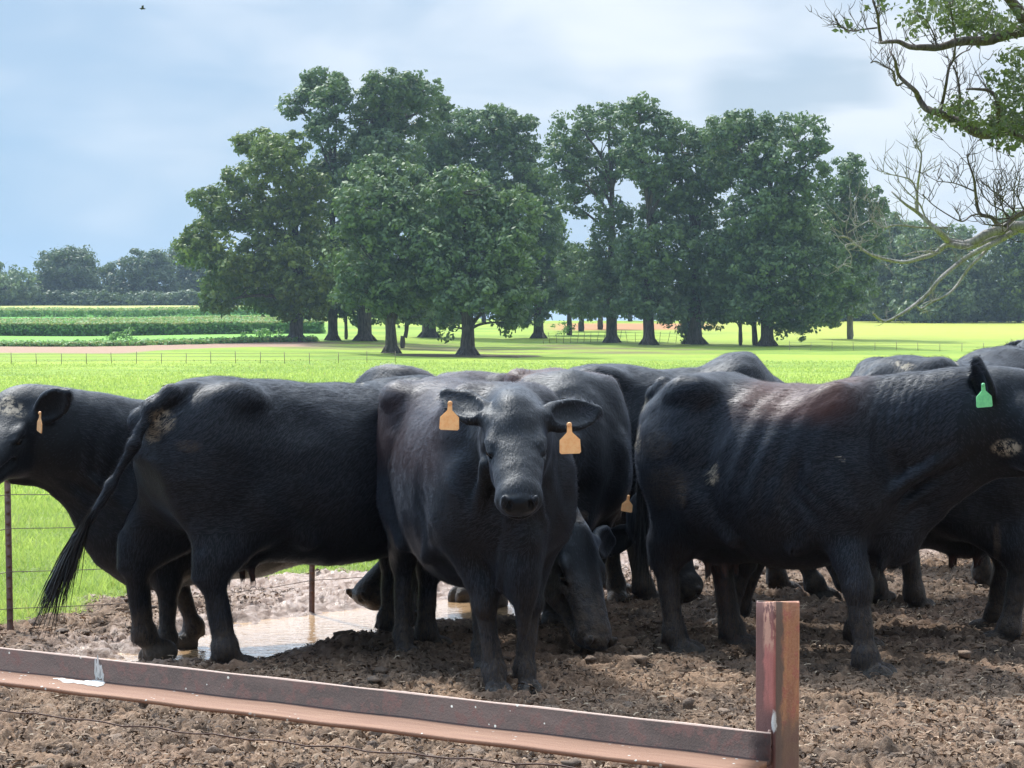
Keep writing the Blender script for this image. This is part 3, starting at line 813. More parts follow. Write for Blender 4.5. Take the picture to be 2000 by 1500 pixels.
    # ---- attributes
    zz = V[:, 2]; nz_ = .5 + .5 * np.sin(V[:, 0] * 14 + 3 * np.sin(zz * 11)) * np.sin(V[:, 1] * 17 + zz * 9)
    mud_ = np.clip(sst(mudtop, .12, zz + .10 * (nz_ - .5)) * .95, 0, 1)
    dirt_ = np.zeros(len(V)); br_ = np.zeros(len(V))
    for (c, r, kd, a) in patches:
        rx_, rz_ = (r[0], r[-1]) if np.ndim(r) else (r, r)
        VW = V @ np.array(Mw.to_3x3()).T + np.array(Mw.translation)
        k_ = c[1] / VW[:, 1]
        q = np.hypot((VW[:, 0] * k_ - c[0]) / rx_, ((VW[:, 2] - CZ) * k_ + CZ - c[2]) / rz_) + 9.0 * (np.abs(VW[:, 1] - c[1]) > .45)
        g_ = a * sst(1.15, .55, q)
        if kd == 'mud': mud_ = np.maximum(mud_, g_)
        elif kd == 'dirt': dirt_ = np.maximum(dirt_, g_)
    for (x0, x1, z0, a) in brown:
        br_ = np.maximum(br_, a * sst(x0 - .12, x0 + .12, V[:, 0]) * sst(x1 + .12, x1 - .12, V[:, 0]) * sst(z0, z0 + .16, zz))
    noz = np.linalg.norm((V - H(.49, 0, -.08)) @ HR / np.array([.045, .065, .048]) / hk, axis=1)
    wet_ = sst(1.15, .8, noz)
    pink_ = sst(.475, .44, zz) * (np.abs(V[:, 1]) < .10) * (V[:, 0] > -.62 * lx) * (V[:, 0] < -.28 * lx) * udder * .8
    bd = mesh_np(name, V, Q, M_COAT, None, True, attrs={'mud': mud_, 'brown': br_, 'wet': wet_, 'pink': pink_, 'hoof': sst(.085, .065, zz), 'dirt': dirt_})
    bd.matrix_world = Mw
    props(bd, label, 'cow', group)
    # ---- short coat hair lying along the body
    if hair:
        rh = np.random.default_rng(17)
        a_, b_, c_, d_ = [V[Q[:, i]] for i in range(4)]
        fn = np.cross(c_ - a_, d_ - b_); ar = np.linalg.norm(fn, axis=1); fn = fn / (ar[:, None] + 1e-12)
        cum = np.cumsum(ar); fi = np.searchsorted(cum, rh.random(hair) * cum[-1]); fi = np.clip(fi, 0, len(Q) - 1)
        P = (a_[fi] + b_[fi] + c_[fi] + d_[fi]) / 4 + rh.normal(0, res * .35, (hair, 3)); Nn = fn[fi]
        keepm = (wet_[Q[fi, 0]] < .1) & ((np.linalg.norm(P - H(.22, 0, -.08), axis=1) > .36 * hk) | (rh.random(hair) < .45)) & (P[:, 2] > .085); P = P[keepm]; Nn = Nn[keepm]; fk = fi[keepm]; n_h = len(P)
        hd = np.linalg.norm(P - H(.22, 0, -.08), axis=1) < .36 * hk
        flow = np.tile(np.array([-1.0, 0, -.55]), (n_h, 1)); flow[P[:, 2] < .65] = (-.15, 0, -1); flow[hd] = f
        flow[:, 2] += .5 * np.sin(P[:, 0] * 5 + 2 * np.sin(P[:, 2] * 6)); flow += rh.normal(0, .12, (n_h, 3))
        flow -= Nn * (flow * Nn).sum(1)[:, None]; flow /= np.linalg.norm(flow, axis=1)[:, None] + 1e-9
        Lh = rh.uniform(.016, .040, n_h)[:, None] * np.where(hd, .5, 1)[:, None]
        sdv = np.cross(Nn, flow) * rh.uniform(.0010, .0019, n_h)[:, None]
        lift = rh.uniform(.03, .11, n_h)[:, None] * np.where(hd, .5, 1)[:, None]
        P = P - Nn * .001; tipp = P + flow * Lh + Nn * Lh * lift
        HV = np.stack([P - sdv, P + sdv, tipp], 1).reshape(-1, 3)
        mesh_np('coat_hair', HV, np.arange(n_h * 3).reshape(-1, 3), M_FUR, bd,
                fattrs={'brown': br_[Q[fk, 0]], 'mud': mud_[Q[fk, 0]], 'dirt': dirt_[Q[fk, 0]], 'rnd': rh.random(n_h)})
    # ---- eyes
    for s_ in (-1, 1):
        c0 = H(.203, s_ * (.079 * 1.27 * face - .010), -.062)
        import bmesh
        bm = bmesh.new(); bmesh.ops.create_uvsphere(bm, u_segments=16, v_segments=10, radius=.0215 * hk)
        me = bpy.data.meshes.new('eye'); bm.to_mesh(me); bm.free(); me.materials.append(M_EYE)
        me.polygons.foreach_set('use_smooth', np.ones(len(me.polygons), bool))
        o = bpy.data.objects.new('eye', me); COL.objects.link(o); o.parent = bd; o.location = Vector(c0)
    # ---- ear tags
    for tg in tags:
        kind, pos, nvec, size = tg[:4]
        mt = {'o': M_TAGO, 'g': M_TAGG, 'y': M_TAGY}[kind]
        roll = tg[4] if len(tg) > 4 else 0.0
        pts2 = [(-.008, .058), (.008, .058), (.010, .022), (.018, .014), (.038, -.006), (.040, -.052), (.034, -.058), (-.034, -.058), (-.040, -.052), (-.038, -.006), (-.018, .014), (-.010, .022)]
        P2 = [(x * size, z * size) for x, z in pts2]; n_ = len(P2); th = .0022
        V2 = [(x, -th, z) for x, z in P2] + [(x, th, z) for x, z in P2]
        me = bpy.data.meshes.new('ear_tag')
        me.from_pydata(V2, [], [list(range(n_)), list(range(n_, 2 * n_))[::-1]] + [[i, i + n_, (i + 1) % n_ + n_, (i + 1) % n_] for i in range(n_)])
        me.materials.append(mt); o = bpy.data.objects.new('ear_tag', me); COL.objects.link(o)
        lab = {'o': 'orange', 'g': 'pale green', 'y': 'yellow'}[kind]
        o['label'] = lab + ' plastic ear tag with a narrow neck'
        yv = -Vector(nvec).normalized(); zv = Vector((0, 0, 1)); xv = yv.cross(zv).normalized(); zv = xv.cross(yv)
        Mo = Matrix((xv, yv, zv)).transposed().to_4x4()
        Mo = Matrix.Translation(Vector(pos)) @ Mo @ Matrix.Rotation(roll, 4, 'Y')
        o.parent = bd; o.matrix_parent_inverse = Matrix.Identity(4); o.matrix_local = Mw.inverted() @ Mo
        # stud
        import bmesh
        bm = bmesh.new(); bmesh.ops.create_cone(bm, cap_ends=True, segments=14, radius1=.010 * size, radius2=.007 * size, depth=.008)
        bmesh.ops.rotate(bm, verts=bm.verts, matrix=Matrix.Rotation(R(90), 3, 'X'))
        bmesh.ops.translate(bm, verts=bm.verts, vec=(0, -.004, .050 * size))
        me = bpy.data.meshes.new('tag_button'); bm.to_mesh(me); bm.free(); me.materials.append(mt)
        o2 = bpy.data.objects.new('tag_button', me); COL.objects.link(o2); o2.parent = o
    # ---- tail switch
    e0 = tp[-2]; e1 = tp[-1]; dv = nrm(e1 - e0); r_ = np.random.default_rng(int(abs(hind[0]) * 1000) + 3)
    tl = .36 if tail is None else .40
    V2 = []; Q2 = []; off2 = 0
    Ns = 420
    grav = np.array((Mi.to_3x3() @ Vector((0, 0, -1)))[:]); grav = grav / np.linalg.norm(grav)
    a1 = nrm(np.cross(dv, V3(.3, .8, .1))); a2 = np.cross(dv, a1)
    for i in range(Ns):
        p = e1 - dv * r_.uniform(0, .26); an_ = r_.uniform(0, 6.28); rr = .012
        p = p + (a1 * math.cos(an_) + a2 * math.sin(an_)) * rr; lk = int(r_.integers(0, 3)); out = (a1 * math.cos(lk * 2.1) + a2 * math.sin(lk * 2.1))
        D = nrm(dv + (a1 * math.cos(an_) + a2 * math.sin(an_)) * .09 + out * .13); Lh = tl * r_.uniform(.5, 1.0) / 6
        wv = nrm(np.cross(D, r_.normal(0, 1, 3))) * .0035
        for k in range(7):
            ww = wv * (1 - k / 7.0)
            V2 += [p - ww, p + ww]
            D = nrm(D + grav * .12 + r_.normal(0, .06, 3) + (e1 + dv * .3 + out * .03 - p) * (.5 if k > 2 else .1)); p = p + D * Lh
        Q2 += [[off2 + 2 * k, off2 + 2 * k + 1, off2 + 2 * k + 3, off2 + 2 * k + 2] for k in range(6)]; off2 += 14
    mesh_np('tail_switch', np.array(V2), np.array(Q2), M_HAIR, bd)
    return bd

def hoof(Fd, fe, ho, lz):
    Fd.ell(fe, np.array((.046, .042, .048)) * lz, .025)
    Fd.cone(fe, ho + V3(-.01, 0, .01), .036 * lz, .040 * lz, .025)
    for s_ in (-1, 1):
        Fd.ell(ho + V3(.018, s_ * .027, -.008), np.array((.062, .027, .048)) * lz, .010)
        Fd.ell(fe + V3(-.045, s_ * .02, -.035), (.014, .012, .018), .012)
# ------------------------------------------------------------------ the herd
def gp(x, y):
    """ground point under an image point, flat part of the pen"""
    d = CZ * F / (y - HY); return ((x - 1000) * d / F, d)
def W(x, y, d): return tuple(px(x, y, d))
CAMV = (0, -1, 0)

# big cow, tail swung out to the left
cow('black_cow', 'large black cow broadside with its long tail swung out to the left', (-1.53, 9.60), (-.50, 10.20), scale=1.03, res=.0095, shift=.10,
    head=(W(965, 900, 10.75), W(1010, 1010, 11.1)), feet={'hl': (-1.77, 9.88), 'hr': (-1.31, 9.42), 'fl': (-.63, 10.42), 'fr': (-.42, 10.02)},
    tail=[W(372, 765, 9.50), W(335, 770, 9.42), W(295, 798, 9.36), W(262, 868, 9.3), W(218, 945, 9.28), (W(178, 1010, 9.26)), W(150, 1050, 9.25), W(125, 1095, 9.25)],
    belly=.035, fat=1.05, tailr=1.15, hair=170000, leg=1.15, hleg=1.30, legf=1.10, rear=.005, back=.012, mudtop=.36,
    patches=[(W(318, 822, 9.30), .060, 'dirt', .8), (W(300, 850, 9.3), .04, 'dirt', .55), (W(370, 872, 9.3), (.06, .03), 'mud', .6), (W(708, 750, 9.9), .010, 'dirt', 1)])

# cow facing the camera
cow('black_cow', 'black cow facing the camera with an orange tag in each ear', (-.36, 9.85), (-.015, 8.86), scale=1.03, res=.0085,
    head=(W(1004, 790, 8.42), W(1017, 975, 7.98), (.02, -.6, .35)), headk=1.03, face=1.05,
    ears=[(-.38, 1.0, -.16, .35, .85), (-1.15, -1.0, -.10, .35, .85)],
    feet={'hl': (-.14, 9.42), 'hr': (-.52, 9.80), 'fl': (.055, 8.86), 'fr': (-.075, 8.80)},
    belly=.06, fat=.99, leg=1.08, hair=150000, brisk=.20, legf=.88, udder=False, mudtop=.52, withers=.0, elbow=1.14, narrow=.91, neckr=.14, bw=.75, dew=.06,
    tags=[('o', W(878, 812, 8.24), (0, -1, .1), 1.0, R(2)), ('o', W(1113, 856, 8.20), (0, -1, .1), 1.08, R(-2))],
    brown=[(-.9, .5, .85, .32)])

# left cow, head out of frame
cow('black_cow', 'black cow facing left with a pale smear on its forehead', (-.72, 10.98), (-1.70, 10.26), scale=.96, res=.0105,
    head=(W(34, 790, 9.85), W(-80, 920, 9.40)), headk=1.10, ears=[(.0, .75, .5, .8, .2), (-.2, -.8, .3)], neckr=.20,
    feet={'fl': (-1.705, 10.05), 'fr': (-1.63, 10.42), 'hl': (-.585, 10.80), 'hr': (-.60, 11.1)}, belly=.10, brisk=.0, fat=1.08, udder=False, withers=-.05, mudtop=.4, shift=.17, dew=.10, bdrop=.16, zoff=-.035,
    patches=[(W(14, 792, 9.62), .050, 'dirt', 1), (W(38, 802, 9.7), .035, 'dirt', .8), (W(338, 1290, 9.95), (.05, .02), 'dirt', .8)],
    tags=[('o', W(77, 824, 9.62), (-.85, -.5, 0), .85, R(10))])

# cow behind, head lowered
cow('black_cow', 'black cow behind the front pair, only lowered muzzle and shoulder hump showing', (-.18, 12.10), (-.68, 11.32), scale=1.04,
    feet={'fl': (-.50, 11.22), 'fr': (-.60, 11.5)}, headk=1.12, zoff=-.03,
    head=(W(832, 1016, 11.05), W(700, 1132, 10.8)), withers=.06, udder=False, neckk=(.85, 0, .85), brown=[(-.9, .4, 1.2, .5)], nofold=True)

# cow with grazing head beside the facing cow
cow('black_cow', 'rusty-backed black cow grazing head-down beside the cow that faces the camera', (.24, 11.85), (.30, 10.62), scale=1.03, res=.0105,
    head=(W(1128, 1032, 9.98), W(1178, 1200, 9.72), (.55, -.80, .1)), headk=1.16, face=.92, ears=[(-.45, 1, -.5, .2, .3), (-.3, -1, -.3)], neckk=(.78, -.42, .92), nofold=True,
    brown=[(-.8, .5, 1.12, 1.0)], udder=False, tags=[('y', W(1090, 1058, 9.52), (-.6, -.8, 0), .55, R(4))], withers=.02, hips_up=.02,
    patches=[(W(1132, 1010, 9.9), (.06, .03), 'mud', .8)], feet={'fl': (.42, 10.8), 'fr': (.22, 10.95), 'hl': (.60, 11.75), 'hr': (.1, 11.9)})

cow('black_cow', 'black cow half hidden behind the big cow on the right, high shoulders above its back', (.72, 11.86), (1.68, 11.95), scale=1.06, shift=-.30,
    head=(W(1652, 980, 11.9), W(1690, 1110, 11.8)), feet={'hl': (.60, 12.0), 'hr': (.76, 11.66), 'fl': (1.58, 12.15), 'fr': (1.76, 11.85)}, withers=.07,
    fat=1.05, belly=.02, neckk=(1.0, 0, .8), nofold=True, rear=-.02)

# big cow on the right
cow('black_cow', 'large black cow on the right with ribs showing, rusty back and a green ear tag', (.93, 9.98), (1.66, 9.52), scale=1.04, res=.0095,
    head=(W(2006, 752, 9.22), W(2160, 905, 8.9)), headk=1.10, earlen=.82, ears=[(-.62, -.42, .75, .5, -.9, (-.01, -.11, -.13)), (-.3, 1, .2)], neckr=.165,
    feet={'hr': (.80, 9.90), 'hl': (1.09, 10.05), 'fr': (1.60, 9.22), 'fl': (1.69, 10.0)}, ribs=True, wrinkle=True, leg=1.25, hleg=1.25, legf=1.08, hair=170000, hips_up=.02, rear=.01,
    brown=[(-.10, .40, 1.08, 1.5)], belly=.03, mudtop=.62, hips=1.05, withers=-.02,
    tail=[W(1300, 752, 9.95), W(1280, 770, 10.06), W(1263, 815, 10.15), W(1257, 870, 10.19), W(1257, 940, 10.18), W(1260, 1010, 10.16)], dew=.10,
    patches=[(W(1395, 930, 9.7), (.028, .045), 'dirt', 1), (W(1402, 908, 9.7), .014, 'dirt', 1), (W(1256, 785, 10.1), (.03, .05), 'dirt', .9), (W(1246, 850, 10.1), (.02, .09), 'dirt', .8),
             (W(1285, 870, 9.8), .08, 'mud', .45), (W(1305, 950, 9.8), .12, 'mud', .35), (W(1967, 875, 9.1), (.07, .04), 'dirt', .9), (W(1648, 898, 9.3), .010, 'dirt', 1), (W(1335, 960, 9.8), (.02, .09), 'mud', .9)],
    tags=[('g', W(1922, 772, 9.06), (.1, -1, 0), .92, R(-4))])

# cow between, lowered head with orange tag at the rump of the big right cow
cow('black_cow', 'black cow with lowered head and orange tag behind the hind legs of the ribbed cow', (2.44, 10.36), (1.36, 10.76), scale=.99,
    head=(W(1262, 1000, 10.42), W(1342, 1160, 10.2), (-.3, -.8, .2)), feet={'fl': (1.12, 10.62), 'fr': (1.22, 10.95), 'hl': (2.46, 10.14), 'hr': (2.5, 10.6)},
    neckk=(.85, 0, .9), tags=[('o', W(1226, 984, 10.12), (-.35, -1, 0), .72, R(8))], belly=.02, nofold=True, mudtop=.55,
    patches=[(W(1950, 1060, 10.0), (.02, .10), 'mud', .9)])

# two behind on the right
cow('black_cow', 'black cow at the right rear with white dabs on its back', (2.18, 11.52), (3.0, 12.35), scale=1.09, withers=.05, hips_up=.01,
    patches=[(W(1772, 716, 11.6), (.05, .018), 'dirt', 1), (W(1755, 710, 11.6), .018, 'dirt', 1), (W(1865, 713, 11.9), .022, 'dirt', 1), (W(1862, 724, 11.9), .014, 'dirt', 1)], mudtop=.55)
cow('black_cow', 'farthest black cow, a rusty rump and hip just showing over the herd', (2.48, 13.40), (3.5, 13.75), scale=1.05, brown=[(-.9, -.3, 1.1, 1.3)])

# ------------------------------------------------------------------ post and rail
def rust_mat(name, pal, scalev, rough=.6, streak=True, metal=0.0):
    m, t, b = mat(name); p = t.new('ShaderNodeTexCoord').outputs['Object']
    n = t.noise(t.scale(p, *scalev), 1, 6, .62, .5); n2 = t.noise(p, 26, 5, .7); f = t.noise(p, 160, 4, .75)
    c = t.mix(t.step(n, .36, .62), pal[0], pal[1]); c = t.mix(t.step(n2, .48, .62), c, pal[2]); c = t.mix(t.step(f, .4, .7, 0, .4), c, pal[3])
    t.put(b.inputs['Base Color'], c); t.put(b.inputs['Roughness'], t.m('ADD', rough - .1, t.m('MULTIPLY', f, .3)))
    b.inputs['Metallic'].default_value = metal
    t.put(b.inputs['Normal'], t.bump(t.m('ADD', f, n2), .4, .004))
    return m, t, b, p, c
PX, PY = .668, 5.19
# square tube post turned corner-on, weathered strips, its shaded and sunlit sides painted in
m, t, b, p, c = rust_mat('rusty_tube', [(.36, .16, .095), (.54, .27, .13), (.44, .15, .11), (.66, .40, .27)], (34, 34, 5))
sp = t.new('ShaderNodeSeparateXYZ'); t.put(sp.inputs[0], p); x_, y_, z_ = sp.outputs
wn = t.noise(t.scale(p, 30, 30, 14), 1, 5, .7)
wb = t.m('MULTIPLY', t.m('SUBTRACT', wn, .5), .05)
vn = t.noise(t.scale(p, 60, 60, 9), 1, 5, .7)
leftc = t.mix(vn, (.11, .05, .045), (.23, .105, .09))  # left face dark all over, its shade put into the colour
ya = t.m('ADD', y_, wb)
red = t.m('MULTIPLY', t.step(ya, .050, .034), t.m('MULTIPLY', t.step(z_, .60, .66), t.step(z_, .90, .78)))
leftc = t.mix(t.m('MULTIPLY', red, t.step(vn, .25, .6, .5, 1)), leftc, (.48, .17, .14))
peel = t.m('MULTIPLY', t.step(ya, .055, .040), t.m('MULTIPLY', t.step(z_, .76, .80), t.step(wn, .46, .52)))
leftc = t.mix(peel, leftc, (.58, .32, .23))
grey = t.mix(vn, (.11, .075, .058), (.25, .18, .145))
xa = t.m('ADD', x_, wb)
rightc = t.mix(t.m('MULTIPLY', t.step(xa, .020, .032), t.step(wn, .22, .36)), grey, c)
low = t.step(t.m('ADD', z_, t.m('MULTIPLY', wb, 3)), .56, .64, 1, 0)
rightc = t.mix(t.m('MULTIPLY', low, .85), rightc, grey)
c2 = t.mix(t.step(x_, .0035, .0065), leftc, rightc)  # painted shade left of the corner, painted sunlight right of it
wp = t.new('ShaderNodeVectorMath', operation='DISTANCE'); t.put(wp.inputs[0], t.scale(p, 1, 1, .40)); wp.inputs[1].default_value = (.0, .004, .60 * .40)
c2 = t.mix(t.step(t.m('ADD', wp.outputs['Value'], t.m('MULTIPLY', wb, .45)), .012, .008, 0, 1), c2, (.74, .74, .69))
t.put(b.inputs['Base Color'], c2)
A_ = .084
def sq(inset, z, rad, wob=0.0):
    out = []; lo_, hi_ = inset, A_ - inset; r_ = max(rad - inset, .002)
    for (cx, cy, a0) in ((lo_ + r_, lo_ + r_, 180), (hi_ - r_, lo_ + r_, 270), (hi_ - r_, hi_ - r_, 0), (lo_ + r_, hi_ - r_, 90)):
        for k in range(6):
            a = R(a0 + 90 * k / 5.0); x = cx + r_ * math.cos(a); y = cy + r_ * math.sin(a)
            out.append((x, y, z + wob * (.0035 * math.sin(x * 60 + 1) + .004 * math.cos(y * 45) + .0012 * math.sin((x + y) * 300))))
    return out
rings = [sq(0, z, .009) for z in (-.3, .2, .5, .7, .85)] + [sq(0, .893, .009, 1), sq(.0012, .8955, .009, 1), sq(.005, .8955, .009, 1), sq(.006, .893, .009, 1), sq(.006, .75, .009), sq(.006, .3, .009)]
seg = 24
V = [v for rg in rings for v in rg]
Q = [[i * seg + k, i * seg + (k + 1) % seg, (i + 1) * seg + (k + 1) % seg, (i + 1) * seg + k] for i in range(len(rings) - 1) for k in range(seg)]
mb = MB(); mb.add(V, Q); post = mb.build('tube_post', m); post.location = (PX, PY, 0); post.rotation_euler = (0, 0, R(30))
props(post, 'rusty square steel tube post with open top, standing in front of the cattle', 'post')

# steel angle rail from the post to the left
m, t, b, p, c = rust_mat('rail_steel', [(.045, .030, .028), (.085, .055, .050), (.10, .045, .040), (.13, .09, .08)], (3, 14, 10))
gy = t.new('ShaderNodeNewGeometry').outputs['Normal']; sp = t.new('ShaderNodeSeparateXYZ'); t.put(sp.inputs[0], p)
upf = t.step(sp.outputs[1], -.022, -.026)
b.inputs['Specular IOR Level'].default_value = .2
bright = t.mix(t.noise(t.scale(p, 4, 40, 20), 1, 5, .65), (.17, .075, .050), (.40, .23, .145))  # rust of the ledge lightened, sunlight painted in; the web stays dark
c2 = t.mix(upf, c, bright)
edge = t.m('MULTIPLY', t.step(sp.outputs[2], .0715, .0735), 1.0)
c2 = t.mix(edge, c2, (.60, .45, .38))  # sunlit gleam painted along the top edge
spk = t.new('ShaderNodeTexVoronoi'); t.put(spk.inputs['Vector'], p); spk.inputs['Scale'].default_value = 34
rn = t.noise(t.scale(p, 3, 3, 3), 1, 3)
sm_ = t.m('MULTIPLY', t.step(t.m('ADD', spk.outputs['Distance'], t.m('MULTIPLY', t.noise(p, 120, 3), .08)), .20, .15, 0, 1), t.step(rn, .50, .56))
c2 = t.mix(sm_, c2, (.62, .62, .56))
# white dropping splash and streak near the far left
vd = t.new('ShaderNodeVectorMath', operation='DISTANCE'); t.put(vd.inputs[0], t.scale(p, 1, .45, .55)); 
c_out = c2
t.put(b.inputs['Base Color'], c2)
RA = Vector(((-40 - 1000) * 6.6 / F, 6.6, 0)); RB = Vector(((1508 - 1000) * 5.17 / F, 5.17, 0))
RA += (RA - RB) * .35
ztop_l, ztop_r = .574, .572
L_ = (RB - RA).length; rdir = (RB - RA).normalized()
mb = MB(); NS = 60
prof = [(0, .0755), (-.0075, .0755), (-.0075, .0060), (-.165, .0040), (-.170, .0010), (-.170, -.0085), (0, -.0085)]
V = []
for i in range(NS + 1):
    x = L_ * i / NS
    for (yy, zz) in prof: V.append((x, yy + .0012 * math.sin(i * 1.7), zz + .0010 * math.sin(i * .9 + 1)))
k_ = len(prof)
Q = [[i * k_ + j, i * k_ + (j + 1) % k_, (i + 1) * k_ + (j + 1) % k_, (i + 1) * k_ + j] for i in range(NS) for j in range(k_)]
mb.add(V, Q); mb.q.append(np.array([], int).reshape(0, 4))
e = [NS * k_ + j for j in range(k_)]
mb.t.append(np.array([[e[0], e[1], e[2]], [e[0], e[2], e[6]], [e[2], e[3], e[6]], [e[3], e[5], e[6]], [e[3], e[4], e[5]]]))
mb.q = [q for q in mb.q if len(q)]
rail = mb.build('steel_rail', m, smooth=False)
rail.matrix_world = Matrix.Translation((RA.x, RA.y, .4985)) @ Matrix.Rotation(math.atan2(rdir.y, rdir.x), 4, 'Z')
props(rail, 'long rusty steel angle rail spattered with droppings, welded to the tube post', 'rail')
# dried white splash on the rail, real thin crust
m2, t, b = mat('white_crust'); p = t.new('ShaderNodeTexCoord').outputs['Object']
t.put(b.inputs['Base Color'], t.mix(t.noise(p, 60, 4), (.48, .48, .46), (.78, .77, .74))); b.inputs['Roughness'].default_value = .8
mb = MB(); rr = np.random.default_rng(11)
def on_rail(pxx):                          # rail-local x from an image column
    u = (pxx - 1000) / F; a = RA; d_ = rdir
    return (u * a.y - a.x) / (d_.x - u * d_.y)
x0 = on_rail(192)
def splat(cx, cy, cz, rx, ry, rz, n=18):
    c0 = len(mb.v); V = [(cx, cy, cz)] if True else 0
    vert = ry == 0
    for k in range(n):
        a = 2 * math.pi * k / n; q = 1 + .35 * math.sin(3 * a + cx * 40) + rr.uniform(-.2, .2)
        V.append((cx + rx * q * math.cos(a), cy + (0 if vert else ry * q * math.sin(a)), cz + (rz * q * math.sin(a) if vert else 0)))
    top = [(v[0], v[1] - (.0015 if vert else 0), v[2] + (0 if vert else .0018)) for v in V]
    top = [top[0]] + [(cx + (v[0] - cx) * .9, v[1] if vert else cy + (v[1] - cy) * .9, v[2] if not vert else cz + (v[2] - cz) * .9) for v in top[1:]]
    T = [[0, 1 + k, 1 + (k + 1) % n] for k in range(n)]
    mb.add(top + V[1:], [[1 + k, n + 1 + k, n + 1 + (k + 1) % n, 1 + (k + 1) % n] for k in range(n)], T)
splat(x0, -.0077, .040, .012, 0, .033); splat(x0 + .012, -.0077, .028, .010, 0, .022); splat(x0 - .010, -.0077, .045, .006, 0, .026)
splat(x0 + .02, -.055, .0060, .045, .035, 0); splat(x0 - .06, -.06, .0062, .05, .022, 0); splat(x0 + .01, -.03, .0064, .04, .02, 0); splat(x0 - .12, -.05, .0062, .02, .012, 0)
mb.build('dropping_splash', m2, rail)

# sagging smooth wire under the rail
m, t, b = simple('rusty_wire', (.10, .055, .045), .7)
mb = MB(); P = []
A = px(-60, 1383, 6.62); B = px(1515, 1532, 5.26)
for i in range(41):
    u = i / 40; q = A.lerp(B, u); q.z += -.02 * math.sin(math.pi * u) + .004 * math.sin(i * 1.9); q.y += .004 * math.sin(i * 1.3); P.append(q)
mb.tube(P, .0028, 6)
wv = mb.build('low_wire', m); props(wv, 'thin rusty wire stretched just below the steel rail', 'wire')

# ------------------------------------------------------------------ near wire fence behind the herd
M_POST = rust_mat('t_post_steel', [(.10, .065, .055), (.19, .11, .09), (.13, .06, .05), (.2, .14, .12)], (6, 6, 6))[0]
M_WIRE = simple('fence_wire', (.16, .12, .10), .6)[0]
fence = empty('wire_fence', (-1.14, 11.6, 0)); props(fence, 'wire fence on thin rusty steel posts right behind the herd', 'fence')
FP = [(-5.6, 8.4), (-4.1, 9.4), (-2.58, 10.5), (-1.14, 11.62), (.15, 13.0), (1.7, 14.2), (3.4, 15.3), (5.4, 16.5)]
for i, (x, y) in enumerate(FP):
    mb = MB(); z0 = float(ground_z(x, y)) - .1; h = 1.32
    lx_ = .012 * math.sin(i * 2.3)
    def P3(dx_, dy_, z): return (dx_ + lx_ * z, dy_, z)
    V = []
    for z in (0, h):
        for (a_, b_) in ((-.016, -.004), (.016, -.004), (.016, .001), (.004, .001), (.004, .022), (-.004, .022), (-.004, .001), (-.016, .001)): V.append(P3(a_, b_, z))
    Q = [[j, (j + 1) % 8, 8 + (j + 1) % 8, 8 + j] for j in range(8)] + [[8, 9, 10, 15], [11, 12, 13, 14]]
    mb.add(V, Q)
    for z in np.arange(.2, 1.3, .055): mb.box(P3(0, -.0065, z), (.009, .003, .008))
    o = mb.build('post', M_POST, fence, smooth=False); o.location = (x + 1.14, y - 11.6, z0)
for zi, z in enumerate((.16, .34, .56, .74, .95, 1.12)):
    mb = MB(); P = []
    for i in range(len(FP) - 1):
        for k in range(8):
            u = k / 8; x = FP[i][0] + (FP[i + 1][0] - FP[i][0]) * u; y = FP[i][1] + (FP[i + 1][1] - FP[i][1]) * u
            P.append((x + 1.14, y - 11.6 - .012, float(ground_z(x, y)) + z - .03 * math.sin(math.pi * u) + .01 * math.sin(i * 3 + zi)))
    mb.tube(P, .0022, 5); mb.build('wire', M_WIRE, fence)

def far_fence(name, label, pts, h, step, seed, tilt=.06):
    root = empty(name, (pts[0][0], pts[0][1], float(ground_z(*pts[0])))); props(root, label, 'fence'); r0 = root.location
    rr = random.Random(seed); tops = []; acc = []
    for i in range(len(pts) - 1):
        L = math.hypot(pts[i + 1][0] - pts[i][0], pts[i + 1][1] - pts[i][1]); n = max(1, int(L / step))
        for k in range(n): acc.append((pts[i][0] + (pts[i + 1][0] - pts[i][0]) * k / n, pts[i][1] + (pts[i + 1][1] - pts[i][1]) * k / n))
    me0 = None
    for (x, y) in acc:
        z = float(ground_z(x, y)); hh = h * rr.uniform(.88, 1.1)
        if me0 is None:
            mb = MB(); mb.tube([(0, 0, -.1), (0, 0, h)], .032, 6); o = mb.build('post', M_FPOST, root); me0 = o.data
        else:
            o = bpy.data.objects.new('post', me0); COL.objects.link(o); o.parent = root
        o.location = (x - r0.x, y - r0.y, z - r0.z); o.scale.z = hh / h; o.rotation_euler = (rr.uniform(-tilt, tilt), rr.uniform(-tilt, tilt), 0)
        tops.append((x - r0.x, y - r0.y, z - r0.z))
    for z in (.35, .75, 1.05):
        mb = MB(); mb.tube([(a, b_, c + z * h / 1.2) for a, b_, c in tops], .012, 4); mb.build('wire', M_WIRE, root)
M_FPOST = simple('old_post', (.26, .21, .15), .9)[0]
far_fence('field_fence', 'low post and wire fence across the bright green field at the left', [(-60, 181), (-44, 180), (-18, 182), (-8, 185)], 1.05, 2.15, 1)
far_fence('field_fence', 'sparse wire fence along the far side of the field at the right', [(32, 236), (60, 228), (78, 226)], 1.0, 2.3, 2)
far_fence('field_fence', 'leaning brushy fence row between the two groups of oaks', [(4, 262), (12, 268), (22, 262)], 1.5, 1.1, 3, .2)

# weld bead between rail and post, on the post's left face
mb = MB(); P = [(-.004 - .0015 * math.sin(i * 2.1), .014 + .001 * math.cos(i * 3), .49 + i * .0105) for i in range(9)]
mb.tube(P, [.005, .0062, .0052, .0066, .0054, .0063, .005, .006, .004], 8, wob=.15)
mb.build('weld_bead', M_POST, post)
